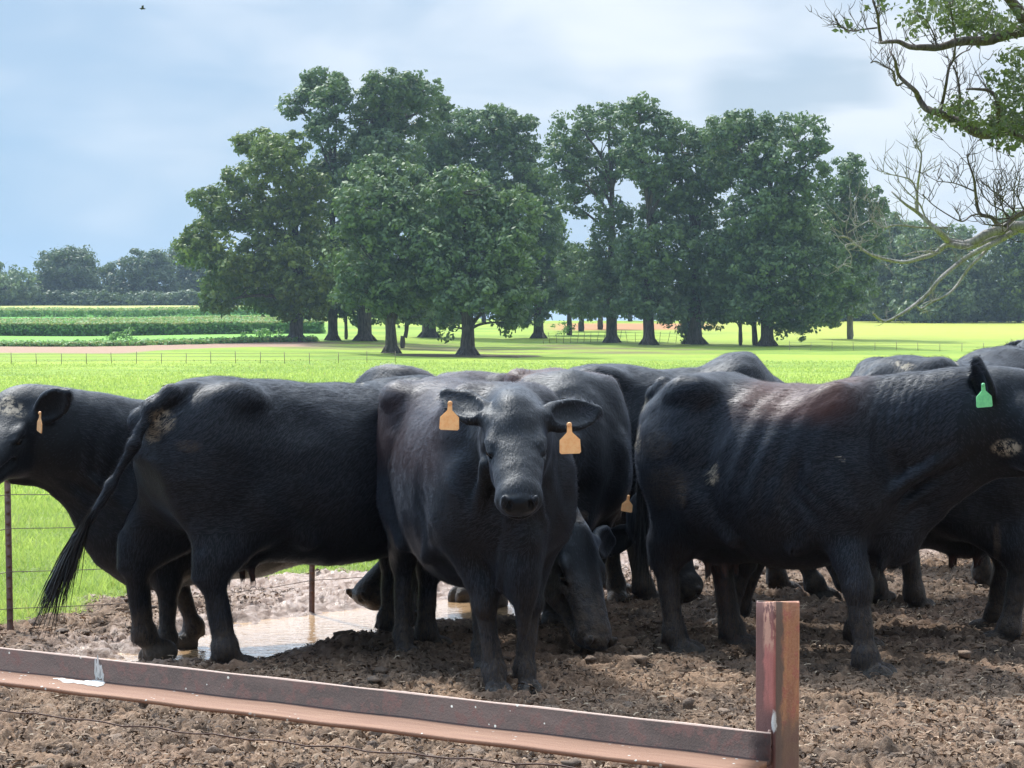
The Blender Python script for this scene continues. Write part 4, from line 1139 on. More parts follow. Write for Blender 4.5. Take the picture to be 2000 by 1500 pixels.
# ------------------------------------------------------------------ trees
def leaf_mat(name, dark, light, trans=.24):
    m, t, b = mat(name)
    a = t.attr('tint'); c = t.mix(a, dark, light)
    t.put(b.inputs['Base Color'], c); b.inputs['Roughness'].default_value = .55; b.inputs['Specular IOR Level'].default_value = .35
    tr = t.new('ShaderNodeBsdfTranslucent'); t.put(tr.inputs[0], t.mix(.5, c, (.16, .26, .04)))
    mx = t.new('ShaderNodeMixShader'); mx.inputs[0].default_value = trans
    t.l.new(b.outputs[0], mx.inputs[1]); t.l.new(tr.outputs[0], mx.inputs[2]); t.l.new(mx.outputs[0], t.n['Material Output'].inputs[0])
    return m
M_LEAF = leaf_mat('oak_leaves', (.058, .115, .068), (.19, .27, .105))
M_LEAFY = leaf_mat('oak_leaves_warm', (.055, .10, .030), (.22, .29, .06))
M_LEAFS = leaf_mat('sage_leaves', (.13, .19, .12), (.30, .37, .21), .3)
M_LEAFP = leaf_mat('pale_leaves', (.09, .15, .085), (.24, .31, .16))
M_LEAFN = leaf_mat('near_leaves', (.06, .085, .045), (.16, .185, .10), .28)
M_LEAFD = leaf_mat('distant_leaves', (.05, .085, .05), (.12, .17, .08))
def bark(name, a, b2, sc=1.0):
    m, t, b = mat(name); p = t.new('ShaderNodeTexCoord').outputs['Object']
    n = t.noise(t.scale(p, 6 * sc, 6 * sc, 1.2 * sc), 1, 5, .65); n2 = t.noise(p, .8 * sc, 3)
    t.put(b.inputs['Base Color'], t.mix(t.step(n, .35, .65), a, t.mix(n2, b2, tuple(v * .7 for v in b2)))); b.inputs['Roughness'].default_value = .95
    t.put(b.inputs['Normal'], t.bump(n, 1.0, .06 / sc)); return m
M_BARK = bark('oak_bark', (.045, .036, .032), (.14, .115, .10))
M_BARKP = bark('pale_bark', (.16, .145, .13), (.34, .31, .28))
M_DEAD = bark('grey_branch_bark', (.19, .18, .165), (.42, .405, .37), 5)
M_LIMB = bark('dark_branch_bark', (.05, .04, .035), (.16, .13, .115), 5)

def leaves_np(r, C, rad, per, size, flat=.8):
    """clumps at C (n,3) of radius rad, 'per' leaf faces each"""
    n = len(C); N = n * per
    D = r.normal(0, 1, (N, 3)); D /= np.linalg.norm(D, axis=1)[:, None]
    rr = (r.random(N) ** .35)[:, None] * rad * (np.repeat(r.uniform(.6, 1.3, n), per))[:, None]
    P = np.repeat(C, per, 0) + D * rr * np.array([1.15, 1.15, flat])
    nn = D + r.normal(0, .38, (N, 3)) + np.array([0, 0, .35]); nn /= np.linalg.norm(nn, axis=1)[:, None]
    a = np.cross(nn, r.normal(0, 1, (N, 3))); a /= np.linalg.norm(a, axis=1)[:, None]; b = np.cross(nn, a)
    s = (size * r.uniform(.55, 1.35, N))[:, None]
    V = np.stack([P - a * s, P - b * s * .55, P + a * s, P + b * s * .55], 1).reshape(-1, 3)
    Q = np.arange(N * 4).reshape(-1, 4)
    tint = np.clip(np.repeat(r.random(n), per) * .55 + r.random(N) * .35 + .12 * (D[:, 2] + 1) / 2, 0, 1)
    return V, Q, tint

def tree(name, label, bx, d, lobes, group, mat_leaf=None, mat_bark=None, tr=.5, seed=1, dens=1.0, leaf=.30, clump=.82, cat='tree', per=30, fork=.42, flare=1.0, lean=0.0):
    """lobes: (x, y, rx, ry) crown masses, given as angles from the viewpoint through the tree's own depth; depth offsets are random"""
    r = np.random.default_rng(seed * 13 + 5); rr = random.Random(seed)
    X = (bx - 1000) * d / F; gz = float(ground_z(X, d)); s = d / F
    root = empty(name, (X, d, gz)); props(root, label, cat, group)
    cs = []
    spread = max(abs(l[0] - bx) for l in lobes) * s
    for (lx_, ly, rx, ry) in lobes:
        off = rr.uniform(-.55, .55) * min(spread, 9)
        cs.append((np.array([(lx_ - bx) * s, off, CZ - (ly - HY) * s - gz]), rx * s * 1.10, ry * s * 1.10))
    C = []
    for c, rx, ry in cs:
        vol = rx * ry * rx; n = int(max(10, dens * 2.1 * (rx * rx + 2 * rx * ry) / (clump ** 2) * 1.15))
        D = r.normal(0, 1, (n, 3)); D /= np.linalg.norm(D, axis=1)[:, None]
        q = (.25 + .75 * r.random(n) ** .5)[:, None]
        Pn = c + D * q * np.array([rx, rx * .9, ry])
        # the crown bites: drop clumps where a slow noise is low
        keep = (np.sin(Pn[:, 0] * 1.05 + 2 * np.sin(Pn[:, 2] * .7 + seed)) * np.sin(Pn[:, 2] * 1.25 + Pn[:, 1] * .9 + seed * 2.0) > -.38) & (np.sin(Pn[:, 0] * 2.3 + seed + 1.5 * np.sin(Pn[:, 1] * 1.7)) * np.sin(Pn[:, 2] * 2.6 + Pn[:, 0] * .8) < .80)
        C.append(Pn[keep])
    C = np.concatenate(C)
    V, Q, ti = leaves_np(r, C, clump, per, leaf)
    mesh_np('crown', V, Q, mat_leaf or M_LEAF, root, fattrs={'tint': ti})
    # trunk and limbs
    zt = max(np.percentile([c[2] for c, _, _ in cs], 55), 3.0); zf = zt * fork
    mb = MB()
    P = [(0, 0, -.5), (0, 0, .05), (.02, 0, .5), (.05 * lean, 0, 1.3), (lean * .3 + .1 * rr.uniform(-1, 1), 0, zf * .6), (lean * .6, 0, zf), (lean, .2, zt)]
    mb.tube(P, [tr * 1.7 * flare, tr * 1.42 * flare, tr * 1.12, tr, tr * .9, tr * .8, tr * .35], 14, wob=.07)
    if flare > .9:
        for k in range(6):
            a = k * 1.05 + rr.uniform(-.3, .3)
            mb.tube([(math.cos(a) * tr * .5, math.sin(a) * tr * .5, 1.1), (math.cos(a) * tr * 1.25, math.sin(a) * tr * 1.25, .35), (math.cos(a) * tr * 1.9, math.sin(a) * tr * 1.9, -.15)], [tr * .26, tr * .28, tr * .14], 6)
    mb.build('trunk', mat_bark or M_BARK, root)
    mb = MB()
    for c, rx, ry in cs:
        z0 = min(max(c[2] - abs(c[0]) * .5 - ry * 1.2, zf * .55), zt * .9); fr = (z0 / zt)
        p0 = Vector((lean * fr, 0, z0)); p3 = Vector(c); L = (p3 - p0).length
        p1 = p0 + Vector((0, 0, .35 * L)) + Vector((c[0], c[1], 0)) * .15; p2 = p0.lerp(p3, .65) + Vector((rr.uniform(-.1, .1), rr.uniform(-.1, .1), .1)) * L
        pts = []; n = 8
        for i in range(n + 1):
            u = i / n; pts.append((1 - u) ** 3 * p0 + 3 * u * (1 - u) ** 2 * p1 + 3 * u * u * (1 - u) * p2 + u ** 3 * p3)
        r0 = min(tr * .45, .05 * L ** .8 + .05)
        mb.tube(pts, [r0 * (1 - .8 * i / n) for i in range(n + 1)], 7, wob=.05)
        for k in range(5):
            q0 = pts[rr.randint(4, n)]; dv = Vector((rr.uniform(-1, 1) * rx, rr.uniform(-1, 1) * rx, rr.uniform(-.2, 1) * ry)) * .95
            mb.tube([q0, q0 + dv * .5 + Vector((0, 0, -.15)), q0 + dv], [r0 * .3, r0 * .2, .02], 5, caps=False)
    mb.build('limbs', mat_bark or M_BARK, root)
    return root

G1 = 'oaks of the left half of the grove'; G2 = 'oaks of the right half of the grove'
tree('oak_tree', 'lighter low-crowned tree filling the gap between the two groups of oaks', 1112, 300,
     [(1100, 500, 40, 40), (1085, 555, 46, 44), (1125, 585, 44, 30), (1082, 445, 22, 24), (1120, 540, 36, 36)], G1, None, tr=.4, seed=52, dens=.9, flare=.7)
tree('oak_tree', 'leftmost oak of the grove with a yellowish crown and long low limb to the left', 578, 255,
     [(470, 515, 62, 48), (430, 560, 42, 40), (520, 560, 75, 52), (410, 478, 45, 40), (372, 488, 32, 32), (560, 445, 75, 62), (480, 405, 62, 42), (400, 388, 36, 25), (600, 525, 80, 60),
      (545, 335, 62, 55), (493, 275, 34, 32), (556, 290, 44, 30), (455, 350, 25, 22), (440, 590, 35, 22), (590, 600, 60, 25), (425, 430, 30, 20), (600, 380, 45, 50)], G1, M_LEAFY, tr=.85, seed=1, leaf=.30)
tree('oak_tree', 'tallest slender oak with a round tuft of crown standing above the grove', 650, 262,
     [(626, 165, 50, 38), (578, 205, 32, 28), (655, 205, 34, 42), (640, 262, 36, 30), (650, 330, 46, 45), (620, 345, 30, 25), (655, 440, 52, 55), (645, 520, 60, 60), (650, 585, 48, 40), (680, 480, 45, 45)], G1, tr=.62, seed=2)
tree('oak_tree', 'tall oak rising behind the near ones with a broad high crown', 712, 262,
     [(755, 178, 50, 34), (732, 235, 52, 42), (828, 180, 42, 36), (795, 228, 62, 50), (715, 300, 52, 50), (765, 318, 62, 55), (705, 385, 58, 55), (855, 205, 20, 26), (700, 470, 55, 55), (720, 560, 55, 50), (712, 610, 40, 25)], G1, tr=.9, seed=3)
tree('oak_tree', 'near oak with a grey flared trunk and dense crown left of the shaded patch', 764, 212,
     [(735, 410, 72, 65), (715, 485, 70, 65), (765, 555, 78, 50), (700, 560, 42, 45), (800, 470, 72, 72), (772, 600, 40, 22), (725, 350, 48, 40), (790, 380, 60, 60), (835, 550, 42, 42)], G1, tr=.60, seed=4, leaf=.27)
tree('oak_tree', 'oak deep in the grove behind the two nearest trunks', 838, 285,
     [(880, 262, 58, 46), (905, 325, 72, 58), (850, 395, 70, 60), (845, 300, 52, 48), (870, 470, 80, 70), (830, 560, 60, 50), (860, 610, 60, 25)], G1, tr=.95, seed=5)
tree('oak_tree', 'nearest oak of the grove with a thick trunk standing in a dark shaded patch', 913, 208,
     [(935, 440, 78, 62), (900, 375, 70, 52), (975, 500, 76, 66), (890, 540, 68, 50), (935, 580, 74, 32), (880, 590, 30, 26), (1000, 575, 52, 44), (1005, 420, 52, 62), (850, 478, 46, 50), (950, 520, 70, 60), (985, 630, 30, 18), (880, 640, 22, 16)], G1, tr=.72, seed=6, leaf=.27)
tree('oak_tree', 'oak at the middle of the grove beside the gap of open sky', 1052, 285,
     [(1012, 268, 50, 42), (1000, 335, 62, 62), (1040, 330, 34, 50), (1052, 450, 46, 62), (1075, 545, 54, 50), (1030, 600, 55, 34), (1095, 570, 34, 40), (990, 240, 28, 26), (950, 250, 50, 34), (1060, 390, 40, 40), (960, 400, 60, 60), (1020, 500, 55, 50)], G1, tr=.7, seed=7)
tree('oak_tree', 'thin bare-stemmed young tree between the leftmost oak trunks', 676, 268, [(676, 560, 28, 40), (680, 520, 25, 30)], G1, tr=.22, seed=31, flare=.6)
tree('oak_tree', 'small leaning tree just behind the near flared trunk', 786, 235, [(800, 570, 45, 35), (790, 610, 35, 24), (820, 600, 30, 20)], G1, tr=.28, seed=32, flare=.6, lean=.8)
tree('oak_tree', 'broad oak right of the sky gap with a domed crown full of light holes', 1195, 266,
     [(1130, 258, 48, 42), (1195, 232, 55, 34), (1100, 335, 44, 44), (1165, 335, 60, 48), (1190, 425, 42, 42), (1150, 530, 62, 48), (1212, 565, 52, 44), (1170, 592, 62, 32), (1225, 300, 45, 45), (1120, 400, 30, 30), (1200, 500, 60, 50), (1090, 285, 25, 30)], G2, tr=.72, seed=8, dens=.8, leaf=.27)
tree('oak_tree', 'oak with a straight dark trunk second from the sky gap', 1267, 258,
     [(1250, 225, 42, 34), (1290, 262, 44, 38), (1262, 318, 62, 48), (1302, 400, 50, 40), (1290, 485, 72, 60), (1280, 562, 64, 50), (1245, 500, 52, 50), (1290, 610, 45, 22), (1320, 350, 40, 40), (1240, 590, 40, 30)], G2, tr=.72, seed=9, dens=.85)
tree('oak_tree', 'ivy-clad oak with leafy trunk in the middle of the right group', 1357, 260,
     [(1330, 275, 42, 32), (1372, 335, 52, 48), (1352, 425, 62, 58), (1372, 515, 64, 60), (1372, 585, 55, 42), (1335, 630, 20, 32), (1350, 650, 14, 18), (1390, 620, 28, 20), (1400, 280, 35, 35)], G2, tr=.95, seed=10)
tree('oak_tree', 'thin-stemmed young oak among the right group trunks', 1446, 256, [(1440, 560, 42, 44), (1420, 600, 34, 32), (1450, 500, 40, 45)], G2, tr=.24, seed=11, flare=.6)
tree('oak_tree', 'pair-stemmed slender oak close to the flared trunk at the right', 1474, 256, [(1480, 540, 46, 44), (1470, 590, 40, 32), (1490, 480, 44, 45)], G2, tr=.34, seed=12, flare=.6)
tree('oak_tree', 'big flared-trunk oak at the right with a wide towering crown', 1498, 254,
     [(1412, 262, 42, 34), (1452, 242, 42, 30), (1440, 322, 60, 48), (1520, 252, 50, 30), (1568, 270, 40, 44), (1500, 328, 60, 48), (1480, 415, 70, 55), (1570, 355, 46, 42), (1560, 450, 66, 60), (1500, 525, 80, 60), (1430, 500, 52, 68),
      (1600, 530, 58, 60), (1480, 600, 70, 28), (1560, 600, 60, 42), (1575, 640, 18, 20), (1530, 640, 18, 14), (1592, 305, 20, 26), (1520, 450, 60, 60)], G2, tr=.80, seed=13, leaf=.28)
tree('oak_tree', 'ragged outer tree on a pale trunk at the right edge of the grove', 1660, 282,
     [(1650, 335, 28, 36), (1640, 400, 50, 50), (1692, 388, 32, 30), (1640, 480, 48, 66), (1688, 470, 36, 44), (1640, 575, 46, 48), (1618, 615, 34, 24), (1715, 410, 20, 20), (1670, 540, 40, 50), (1600, 440, 40, 50)], G2, mat_bark=M_BARKP, tr=.42, seed=14, flare=.7)

# trees beyond, seen under and between the crowns
GB = 'trees standing beyond the grove'
for i, (bx, d, lob, lab) in enumerate([
    (1135, 330, [(1130, 560, 45, 42), (1110, 590, 38, 24), (1150, 600, 30, 20), (1140, 520, 34, 34)], 'bright green tree seen through the gap in the grove'),
    (1172, 345, [(1172, 590, 34, 22), (1185, 560, 34, 32), (1160, 545, 30, 30)], 'dim tree on twin stems right of the bright green one in the gap'),
    (945, 420, [(930, 560, 60, 50), (980, 590, 50, 34), (890, 600, 50, 30)], 'far tree dimly seen behind the nearest oak'),
    (1230, 450, [(1235, 575, 60, 40), (1290, 590, 60, 30), (1200, 560, 50, 45)], 'far tree behind the two trunks above the red soil'),
    (1400, 450, [(1400, 560, 70, 50), (1450, 590, 60, 34), (1350, 590, 50, 34)], 'far tree behind the ivy-clad oak'),
    (1560, 450, [(1560, 560, 70, 50), (1620, 590, 60, 34), (1510, 590, 50, 34)], 'far tree behind the wide oak at the right')]):
    tree('field_tree', lab, bx, d, lob, GB, M_LEAFP if i < 2 else M_LEAFD, tr=.45, seed=40 + i, leaf=.38, clump=1.3, per=26, flare=.7)
for i, (bx, d, lob, ml, lab) in enumerate([
    (1735, 430, [(1720, 500, 46, 50), (1760, 470, 46, 34), (1700, 560, 40, 44), (1745, 580, 60, 40), (1780, 520, 50, 50), (1735, 440, 30, 24)], M_LEAFS, 'grey-green tree behind the pale trunk'),
    (1808, 420, [(1800, 470, 46, 40), (1840, 500, 50, 50), (1795, 560, 56, 46), (1850, 575, 50, 45), (1800, 605, 60, 22), (1870, 470, 40, 26)], M_LEAFP, 'dark trunk tree at the foot of the bare branches'),
    (1905, 430, [(1880, 545, 62, 52), (1930, 510, 52, 40), (1900, 590, 76, 40), (1950, 575, 60, 50)], M_LEAFS, 'rounded pale bushy tree behind the drooping bare branches'),
    (1990, 425, [(1985, 480, 40, 50), (2010, 560, 60, 60), (1970, 600, 50, 28), (1990, 440, 40, 30), (2050, 500, 60, 60)], M_LEAFY, 'yellow-green tree at the right frame edge'),
    (1650, 470, [(1660, 560, 60, 50), (1640, 600, 60, 30), (1680, 500, 50, 50)], M_LEAFP, 'dark tree directly behind the pale trunk'),
    (2120, 440, [(2100, 500, 70, 70), (2160, 560, 80, 60)], M_LEAFP, 'dark tree just past the right frame edge')]):
    tree('field_tree', lab, bx, d, lob, 'tree line behind the right field', ml, tr=.5, seed=60 + i, leaf=.42, clump=1.3, per=30, flare=.7, dens=1.15, fork=.25)
# dark understorey at the foot of the right tree line and behind the crops on the left
for i, (bx, d, lob, ml, lab) in enumerate([
    (20, 545, [(10, 560, 60, 36), (35, 580, 46, 22), (-60, 550, 70, 50)], M_LEAFP, 'low pale tree at the left frame edge of the far tree line'),
    (130, 560, [(130, 528, 62, 38), (105, 565, 42, 34), (165, 565, 42, 34), (130, 580, 62, 20), (150, 510, 36, 24)], M_LEAFD, 'large dark round-topped tree in the far left tree line'),
    (215, 575, [(210, 545, 28, 32), (232, 570, 28, 28), (205, 580, 32, 18)], M_LEAFD, 'narrow shaded tree right of the round-topped one in the far tree line'),
    (285, 570, [(280, 525, 46, 34), (260, 560, 40, 36), (310, 560, 42, 36), (285, 580, 62, 20), (305, 520, 30, 28)], M_LEAFD, 'broad hazy tree at the middle of the far left tree line'),
    (360, 580, [(350, 520, 34, 38), (375, 560, 40, 38), (340, 580, 32, 18), (400, 540, 40, 46)], M_LEAFD, 'hazy tree of the far line next to the leftmost oak'),
    (450, 585, [(440, 545, 50, 40), (500, 560, 50, 36), (470, 580, 60, 20)], M_LEAFD, 'hazy tree of the far line behind the leftmost oak'),
    (560, 585, [(560, 550, 60, 40), (620, 565, 60, 34), (590, 585, 60, 20)], M_LEAFD, 'hazy tree of the far line behind the second oak'),
    (730, 585, [(720, 555, 70, 40), (790, 565, 60, 34), (740, 585, 80, 20)], M_LEAFD, 'hazy tree of the far line behind the middle oaks'),
    (-140, 560, [(-140, 540, 60, 50), (-190, 570, 60, 34)], M_LEAFD, 'hazy tree of the far line past the left frame edge')]):
    tree('distant_tree', lab, bx, d, lob, 'hazy tree line beyond the crops', ml, tr=.6, seed=80 + i, leaf=.50, clump=1.6, per=30, flare=.7, dens=1.35, fork=.2)

# dark brush along the foot of the right tree line
def mass(name, label, X0, X1, Y0, Y1, h0, h1, n, seed, material, size, kind='stuff', clump=.8, per=20):
    r = np.random.default_rng(seed); x = r.uniform(X0, X1, n); y = r.uniform(Y0, Y1, n)
    z = ground_z(x, y) + r.uniform(0, 1, n) * (h0 + (h1 - h0) * (.5 + noise2(x * .12, y * .02, seed)))
    V, Q, ti = leaves_np(r, np.stack([x, y, z], -1), clump, per, size)
    o = mesh_np(name, V, Q, material, fattrs={'tint': ti}); props(o, label, 'brush' if 'brush' in name else 'crop', kind=kind); return o
mass('undergrowth_brush', 'dark undergrowth at the foot of the tree line on the right', 66, 125, 447, 455, 1.5, 4.0, 1500, 3, M_LEAFD, .40, clump=1.0)
mass('undergrowth_brush', 'dim undergrowth at the foot of the far tree line on the left', -170, -30, 545, 552, 2.0, 4.5, 1500, 4, M_LEAFD, .5, clump=1.3)
# corn: dense standing crop strips with a flat top
M_CORN = leaf_mat('corn_leaves', (.13, .28, .09), (.26, .48, .14), .4)
M_TASS = leaf_mat('corn_tassels', (.34, .36, .12), (.52, .50, .20), .3)
def corn(label, u0, u1, y0, y1, h, n, seed):
    r = np.random.default_rng(seed); y = y0 + (y1 - y0) * r.random(n) ** 1.7; u = r.uniform(u0, u1, n); x = u * y
    y = y + 4 * np.sin(x * .05 + seed) + 26 * sst(-.22, -.10, u) + 3 * noise2(x * .06, x * 0, seed + 5); z = ground_z(x, y)
    hh = h * (1 + .12 * noise2(x * .15, y * .05, seed)); zz = z + hh * r.random(n) ** .6
    V1, Q1, t1 = leaves_np(r, np.stack([x, y, zz - .1], -1), .38, 8, .26, 1.2)
    V2, Q2, t2 = leaves_np(r, np.stack([x, y, z + hh], -1), .25, 3, .16, .6)
    o = mesh_np('corn_crop', V1, Q1, M_CORN, fattrs={'tint': t1}); props(o, label, 'corn', kind='stuff')
    o2 = mesh_np('tassels', V2, Q2, M_TASS, o, fattrs={'tint': t2}); o2['kind'] = 'stuff'
corn('tall corn standing in a dark green strip across the left field', -.33, -.10, 283, 350, 1.7, 20000, 5)
corn('low leafy crop row edging the bare dirt bank on the left', -.33, -.105, 232, 240, .35, 2600, 6)
corn('distant green crop strip below the far tree line on the left', -.33, -.12, 420, 440, 1.4, 4000, 8)
# weeds in the field corner under the oaks
for i, (bx, y_, d, s_) in enumerate([(236, 655, 238, 10), (518, 632, 262, 12), (1110, 640, 300, 12)]):
    X = (bx - 1000) * d / F; r = np.random.default_rng(i); gz = float(ground_z(X, d))
    C = r.normal(0, 1, (14, 3)) * np.array([.9, .9, .45]) + np.array([0, 0, .9])
    V, Q, ti = leaves_np(r, C, .5, 24, .18)
    o = mesh_np('weed_bush', V, Q, M_CORN, fattrs={'tint': ti}); o.location = (X, d, gz)
    props(o, ['pale weed bush in front of the corn strip', 'leafy bush under the low limb of the leftmost oak', 'round bush right of the middle oak trunk'][i], 'bush', 'bushes along the field edge')

# ------------------------------------------------------------------ near tree at the right: trunk out of frame, limbs reaching in
BD = 30.0
root = empty('overhanging_tree', (11.6, BD + 1, float(ground_z(11.6, BD + 1)))); props(root, 'tree at the right reaching in with grey dead branches and sparse leafy limbs above', 'tree')
ro = root.location
mb = MB(); mb.tube([(0, 0, -.3), (0, 0, .4), (-.05, 0, 2.2), (-.2, 0, 4.0), (-.3, .1, 6.5), (-.1, .3, 9)], [.62, .46, .38, .34, .26, .1], 16, wob=.04); mb.build('trunk', M_LIMB, root)
def loc_pts(pts, d0, d1, first=None):
    n = len(pts); out = []
    for i, (x, y) in enumerate(pts):
        u = i / (n - 1); d = d0 + (d1 - d0) * u + .22 * math.sin(i * 2.1); out.append(px(x, y, d) - ro)
    return out
def smooth(pts, k=4):
    out = []
    P = [pts[0] * 2 - pts[1]] + pts + [pts[-1] * 2 - pts[-2]]
    for i in range(1, len(P) - 2):
        for j in range(k):
            t_ = j / k; a, b_, c, d = P[i - 1], P[i], P[i + 1], P[i + 2]
            out.append(.5 * ((2 * b_) + (c - a) * t_ + (2 * a - 5 * b_ + 4 * c - d) * t_ ** 2 + (3 * b_ - a - 3 * c + d) * t_ ** 3))
    out.append(pts[-1]); return out
rb = random.Random(9)
def twigs(mb, P, r0, n, L, depth=2, upb=.25):
    for _ in range(n):
        i = rb.randint(int(len(P) * .25), len(P) - 1); p = P[i]; dr = (P[min(i + 1, len(P) - 1)] - P[max(i - 1, 0)]).normalized()
        v = Vector((rb.uniform(-1, 1), rb.uniform(-.8, .8), rb.uniform(-.6, 1) + upb)).normalized(); v = (v * .9 + dr * .7).normalized()
        l = L * rb.uniform(.4, 1.1); pts = [p]; q = p.copy(); nn = 5
        for k in range(nn):
            v = (v + Vector((rb.uniform(-.4, .4), rb.uniform(-.4, .4), rb.uniform(-.25, .45)))).normalized(); q = q + v * l / nn; pts.append(q.copy())
        rr_ = max(r0 * .5, .006)
        mb.tube(pts, [rr_ * (1 - .7 * k / nn) for k in range(nn + 1)], 5, caps=False)
        if depth > 1: twigs(mb, pts, rr_ * .7, 3, L * .5, depth - 1, upb)
def limb(name, pts, r0, r1, d0=30.6, d1=29, mt=None, tw=6, twl=.6, dp=2, kids=()):
    P = smooth(loc_pts(pts, d0, d1)); mb = MB(); n = len(P)
    mb.tube(P, [r0 + (r1 - r0) * (i / (n - 1)) ** .7 for i in range(n)], 10, wob=.08)
    twigs(mb, P, r1, tw, twl, dp)
    for kp, kr0, kr1, ktw in kids:
        Q = smooth(loc_pts(kp, (d0 + d1) / 2, d1)); m_ = len(Q)
        mb.tube(Q, [kr0 + (kr1 - kr0) * (i / (m_ - 1)) for i in range(m_)], 8, wob=.06)
        twigs(mb, Q, kr1, ktw, twl * .8, dp)
    o = mb.build(name, mt or M_DEAD, root); return P
# dead lower limb fan
limb('dead_branch', [(2520, 440), (2250, 462), (2090, 450), (1990, 443), (1960, 447), (1925, 458), (1890, 476), (1855, 473), (1835, 455), (1812, 435), (1790, 415), (1765, 398), (1740, 375)], .135, .012, mt=M_DEAD, tw=7, twl=.6,
     kids=[([(1790, 412), (1790, 370), (1795, 330), (1797, 300), (1785, 285)], .022, .008, 12), ([(1790, 385), (1780, 355), (1755, 345), (1725, 340)], .014, .006, 8), ([(1810, 438), (1795, 400), (1770, 375), (1750, 350)], .014, .006, 6)])
limb('dead_branch', [(1985, 450), (1930, 470), (1890, 482), (1850, 478), (1825, 495), (1795, 505), (1765, 512), (1735, 508), (1705, 500), (1680, 485), (1655, 465), (1640, 462)], .055, .012, 30.2, 28.6, tw=12, twl=.7,
     kids=[([(1825, 492), (1790, 492), (1762, 500)], .016, .006, 3), ([(1682, 487), (1668, 478), (1650, 480), (1662, 500), (1660, 520)], .014, .006, 6), ([(1850, 445), (1800, 445), (1750, 440), (1725, 445), (1700, 432), (1680, 440), (1655, 455)], .018, .006, 14)])
limb('dead_branch', [(1975, 455), (1950, 470), (1925, 482), (1895, 498), (1870, 515), (1835, 545), (1815, 570), (1790, 592), (1765, 610), (1735, 626), (1718, 624), (1705, 612)], .05, .014, 30.0, 28.0, tw=5, twl=.5)
limb('dead_branch', [(1965, 462), (1935, 478), (1915, 500), (1890, 525), (1870, 555), (1850, 575), (1820, 590), (1798, 603), (1790, 598)], .034, .010, 30.0, 28.4, tw=5, twl=.5, kids=[([(1835, 585), (1815, 588), (1800, 595)], .012, .006, 2)])
limb('dead_branch', [(1985, 447), (1950, 440), (1935, 425), (1912, 418), (1905, 390), (1900, 350), (1890, 320), (1886, 303)], .045, .010, mt=M_LIMB, tw=10, twl=.7,
     kids=[([(1912, 418), (1895, 422), (1877, 433), (1850, 420), (1820, 400), (1800, 380)], .014, .006, 8), ([(1903, 375), (1880, 365), (1860, 358), (1830, 355)], .012, .006, 10), ([(1945, 430), (1942, 400), (1940, 370)], .012, .006, 14)])
limb('dead_branch', [(2200, 380), (2060, 395), (2000, 415), (1980, 425), (1962, 442)], .06, .03, mt=M_LIMB, tw=14, twl=.9, kids=[([(2000, 415), (1985, 380), (1990, 350)], .014, .006, 8), ([(1970, 435), (1955, 400), (1965, 370)], .014, .006, 12)])
# upper living limbs
LB = []
LB.append(limb('leafy_branch', [(2300, 300), (2120, 250), (2000, 245), (1960, 255), (1925, 263), (1900, 258), (1880, 243), (1850, 232), (1830, 222), (1805, 213), (1790, 190), (1785, 180), (1765, 162), (1752, 148), (1745, 120), (1735, 103)], .13, .012, mt=M_LIMB, tw=12, twl=.7,
     kids=[([(1830, 222), (1838, 200), (1845, 165), (1850, 135), (1858, 120), (1862, 95), (1862, 70)], .028, .012, 6), ([(1885, 245), (1872, 225), (1872, 190), (1866, 150), (1858, 130)], .022, .012, 8), ([(1762, 163), (1748, 168), (1742, 142), (1728, 133), (1708, 122), (1698, 125)], .016, .008, 10), ([(1858, 120), (1875, 106), (1890, 100)], .014, .006, 3)]))
LB.append(limb('leafy_branch', [(2320, 10), (2120, 40), (1998, 62), (1960, 70), (1925, 82), (1890, 82), (1860, 86), (1832, 95), (1800, 95), (1775, 94), (1752, 84), (1737, 84), (1718, 86)], .12, .022, mt=M_LIMB, tw=6, twl=.6,
     kids=[([(1718, 86), (1714, 60), (1710, 30), (1702, 5), (1695, -30)], .024, .012, 16), ([(1710, 57), (1685, 60), (1658, 63), (1640, 55)], .014, .008, 16), ([(1860, 86), (1862, 70), (1856, 40), (1850, 0)], .02, .012, 4), ([(1825, 92), (1820, 70), (1805, 40)], .012, .008, 4)]))
LB.append(limb('leafy_branch', [(2250, 90), (2060, 70), (2000, 45), (1985, 22), (1965, 0), (1940, -30)], .12, .06, mt=M_LIMB, tw=2, twl=.6))
LB.append(limb('leafy_branch', [(2250, 330), (2080, 300), (2000, 275), (1975, 260), (1950, 258), (1945, 200), (1930, 180), (1905, 176), (1885, 176)], .08, .014, mt=M_LIMB, tw=10, twl=.7))
r = np.random.default_rng(44)
masses = [(1780, 50, 28, 22, 10), (1800, 22, 34, 20, 14), (1840, 20, 36, 26, 26), (1870, 38, 40, 30, 40), (1905, 25, 44, 30, 36), (1930, 55, 34, 22, 22), (1965, 50, 26, 24, 16), (1880, 62, 40, 18, 14), (1995, 10, 30, 34, 14),
          (1835, 215, 30, 14, 12), (1870, 205, 26, 18, 16), (1900, 235, 40, 20, 24), (1940, 235, 46, 34, 28), (1975, 200, 42, 46, 38), (1960, 160, 36, 34, 22), (1995, 150, 34, 44, 24), (1990, 270, 36, 34, 24), (1960, 250, 44, 40, 22), (1975, 120, 30, 22, 14),
          (1870, 250, 22, 12, 6), (1822, 238, 14, 12, 6), (2060, 180, 80, 110, 110), (2080, 40, 80, 60, 60), (1650, 58, 22, 12, 3), (1712, 18, 26, 20, 5)]
C = []
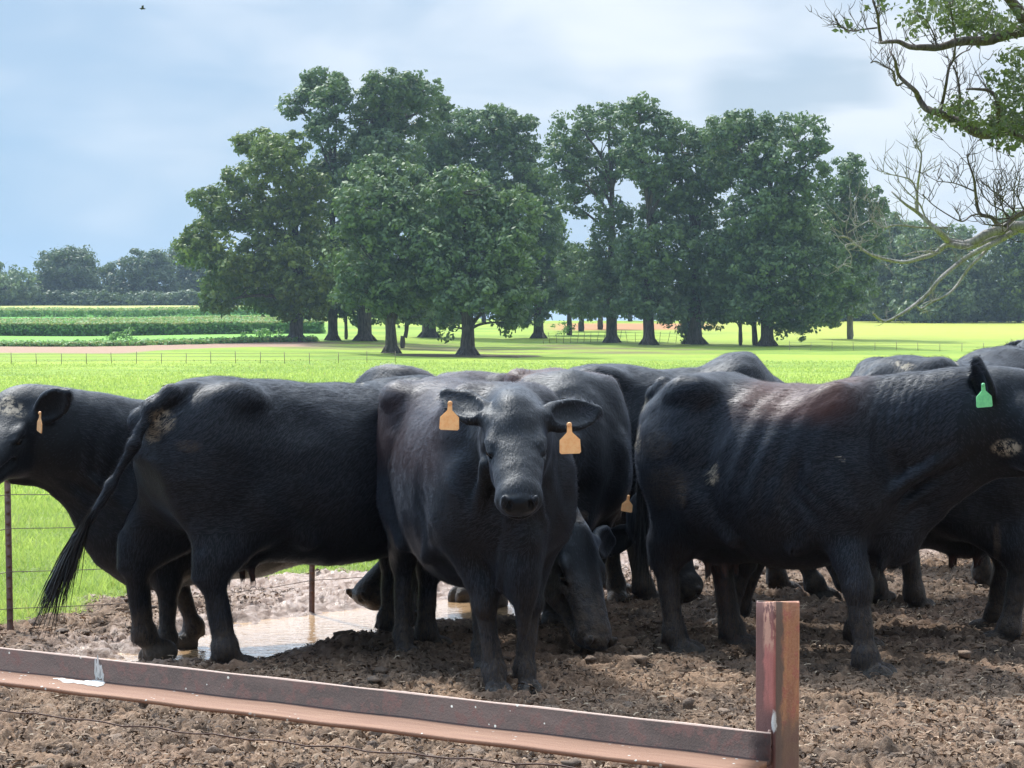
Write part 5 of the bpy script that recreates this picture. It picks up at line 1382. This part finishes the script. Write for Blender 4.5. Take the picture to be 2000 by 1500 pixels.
for (x, y, rx, ry, n) in masses:
    for _ in range(n):
        a = r.uniform(0, 6.28); q = math.sqrt(r.random()); d = BD + r.uniform(-1.2, 1.2)
        C.append(np.array(px(x + rx * q * math.cos(a), y + ry * q * math.sin(a), d) - ro))
V, Q, ti = leaves_np(r, np.array(C), .16, 9, .047)
mesh_np('crown', V, Q, M_LEAFN, root, fattrs={'tint': ti})

# small bird high at the left
m, t, b = simple('bird_dark', (.03, .03, .035), .7)
mb = MB()
mb.tube([(-.09, 0, 0), (-.05, 0, .0), (0, 0, .005), (.06, 0, 0), (.085, 0, .004), (.10, 0, 0)], [.006, .020, .026, .018, .014, .003], 8)
for s_ in (-1, 1):
    mb.add([(.035, s_ * .01, .01), (.045, s_ * .09, .05), (.00, s_ * .19, .03), (-.02, s_ * .09, .04), (-.03, s_ * .01, .008)] + [(.035, s_ * .01, .006), (.045, s_ * .09, .046), (.00, s_ * .19, .028), (-.02, s_ * .09, .036), (-.03, s_ * .01, .004)],
           [[0, 1, 3, 4], [5, 9, 8, 6], [0, 5, 6, 1], [1, 6, 7, 2], [2, 7, 8, 3], [3, 8, 9, 4]], [[1, 2, 3], [6, 8, 7]])
bird = mb.build('bird', m); bird.location = px(282, 20, 62); bird.rotation_euler = (R(15), 0, R(200))
props(bird, 'tiny dark bird flying high in the pale sky at the left', 'bird')
# ------------------------------------------------------------------ haze over the land
import bmesh
bm = bmesh.new(); bmesh.ops.create_cube(bm, size=1)
me = bpy.data.meshes.new('haze'); bm.to_mesh(me); bm.free()
hz = bpy.data.objects.new('haze', me); COL.objects.link(hz)
hz.scale = (3400, 4400, 52); hz.location = (0, 1900, 20)
m = bpy.data.materials.new('haze'); m.use_nodes = True; m.node_tree.nodes.clear()
v = m.node_tree.nodes.new('ShaderNodeVolumePrincipled'); o = m.node_tree.nodes.new('ShaderNodeOutputMaterial')
v.inputs['Color'].default_value = (.60, .80, 1, 1); v.inputs['Density'].default_value = .00017; v.inputs['Anisotropy'].default_value = .3
m.node_tree.links.new(v.outputs[0], o.inputs['Volume']); me.materials.append(m)
props(hz, 'thin pale summer haze over the pasture', 'haze', kind='stuff')
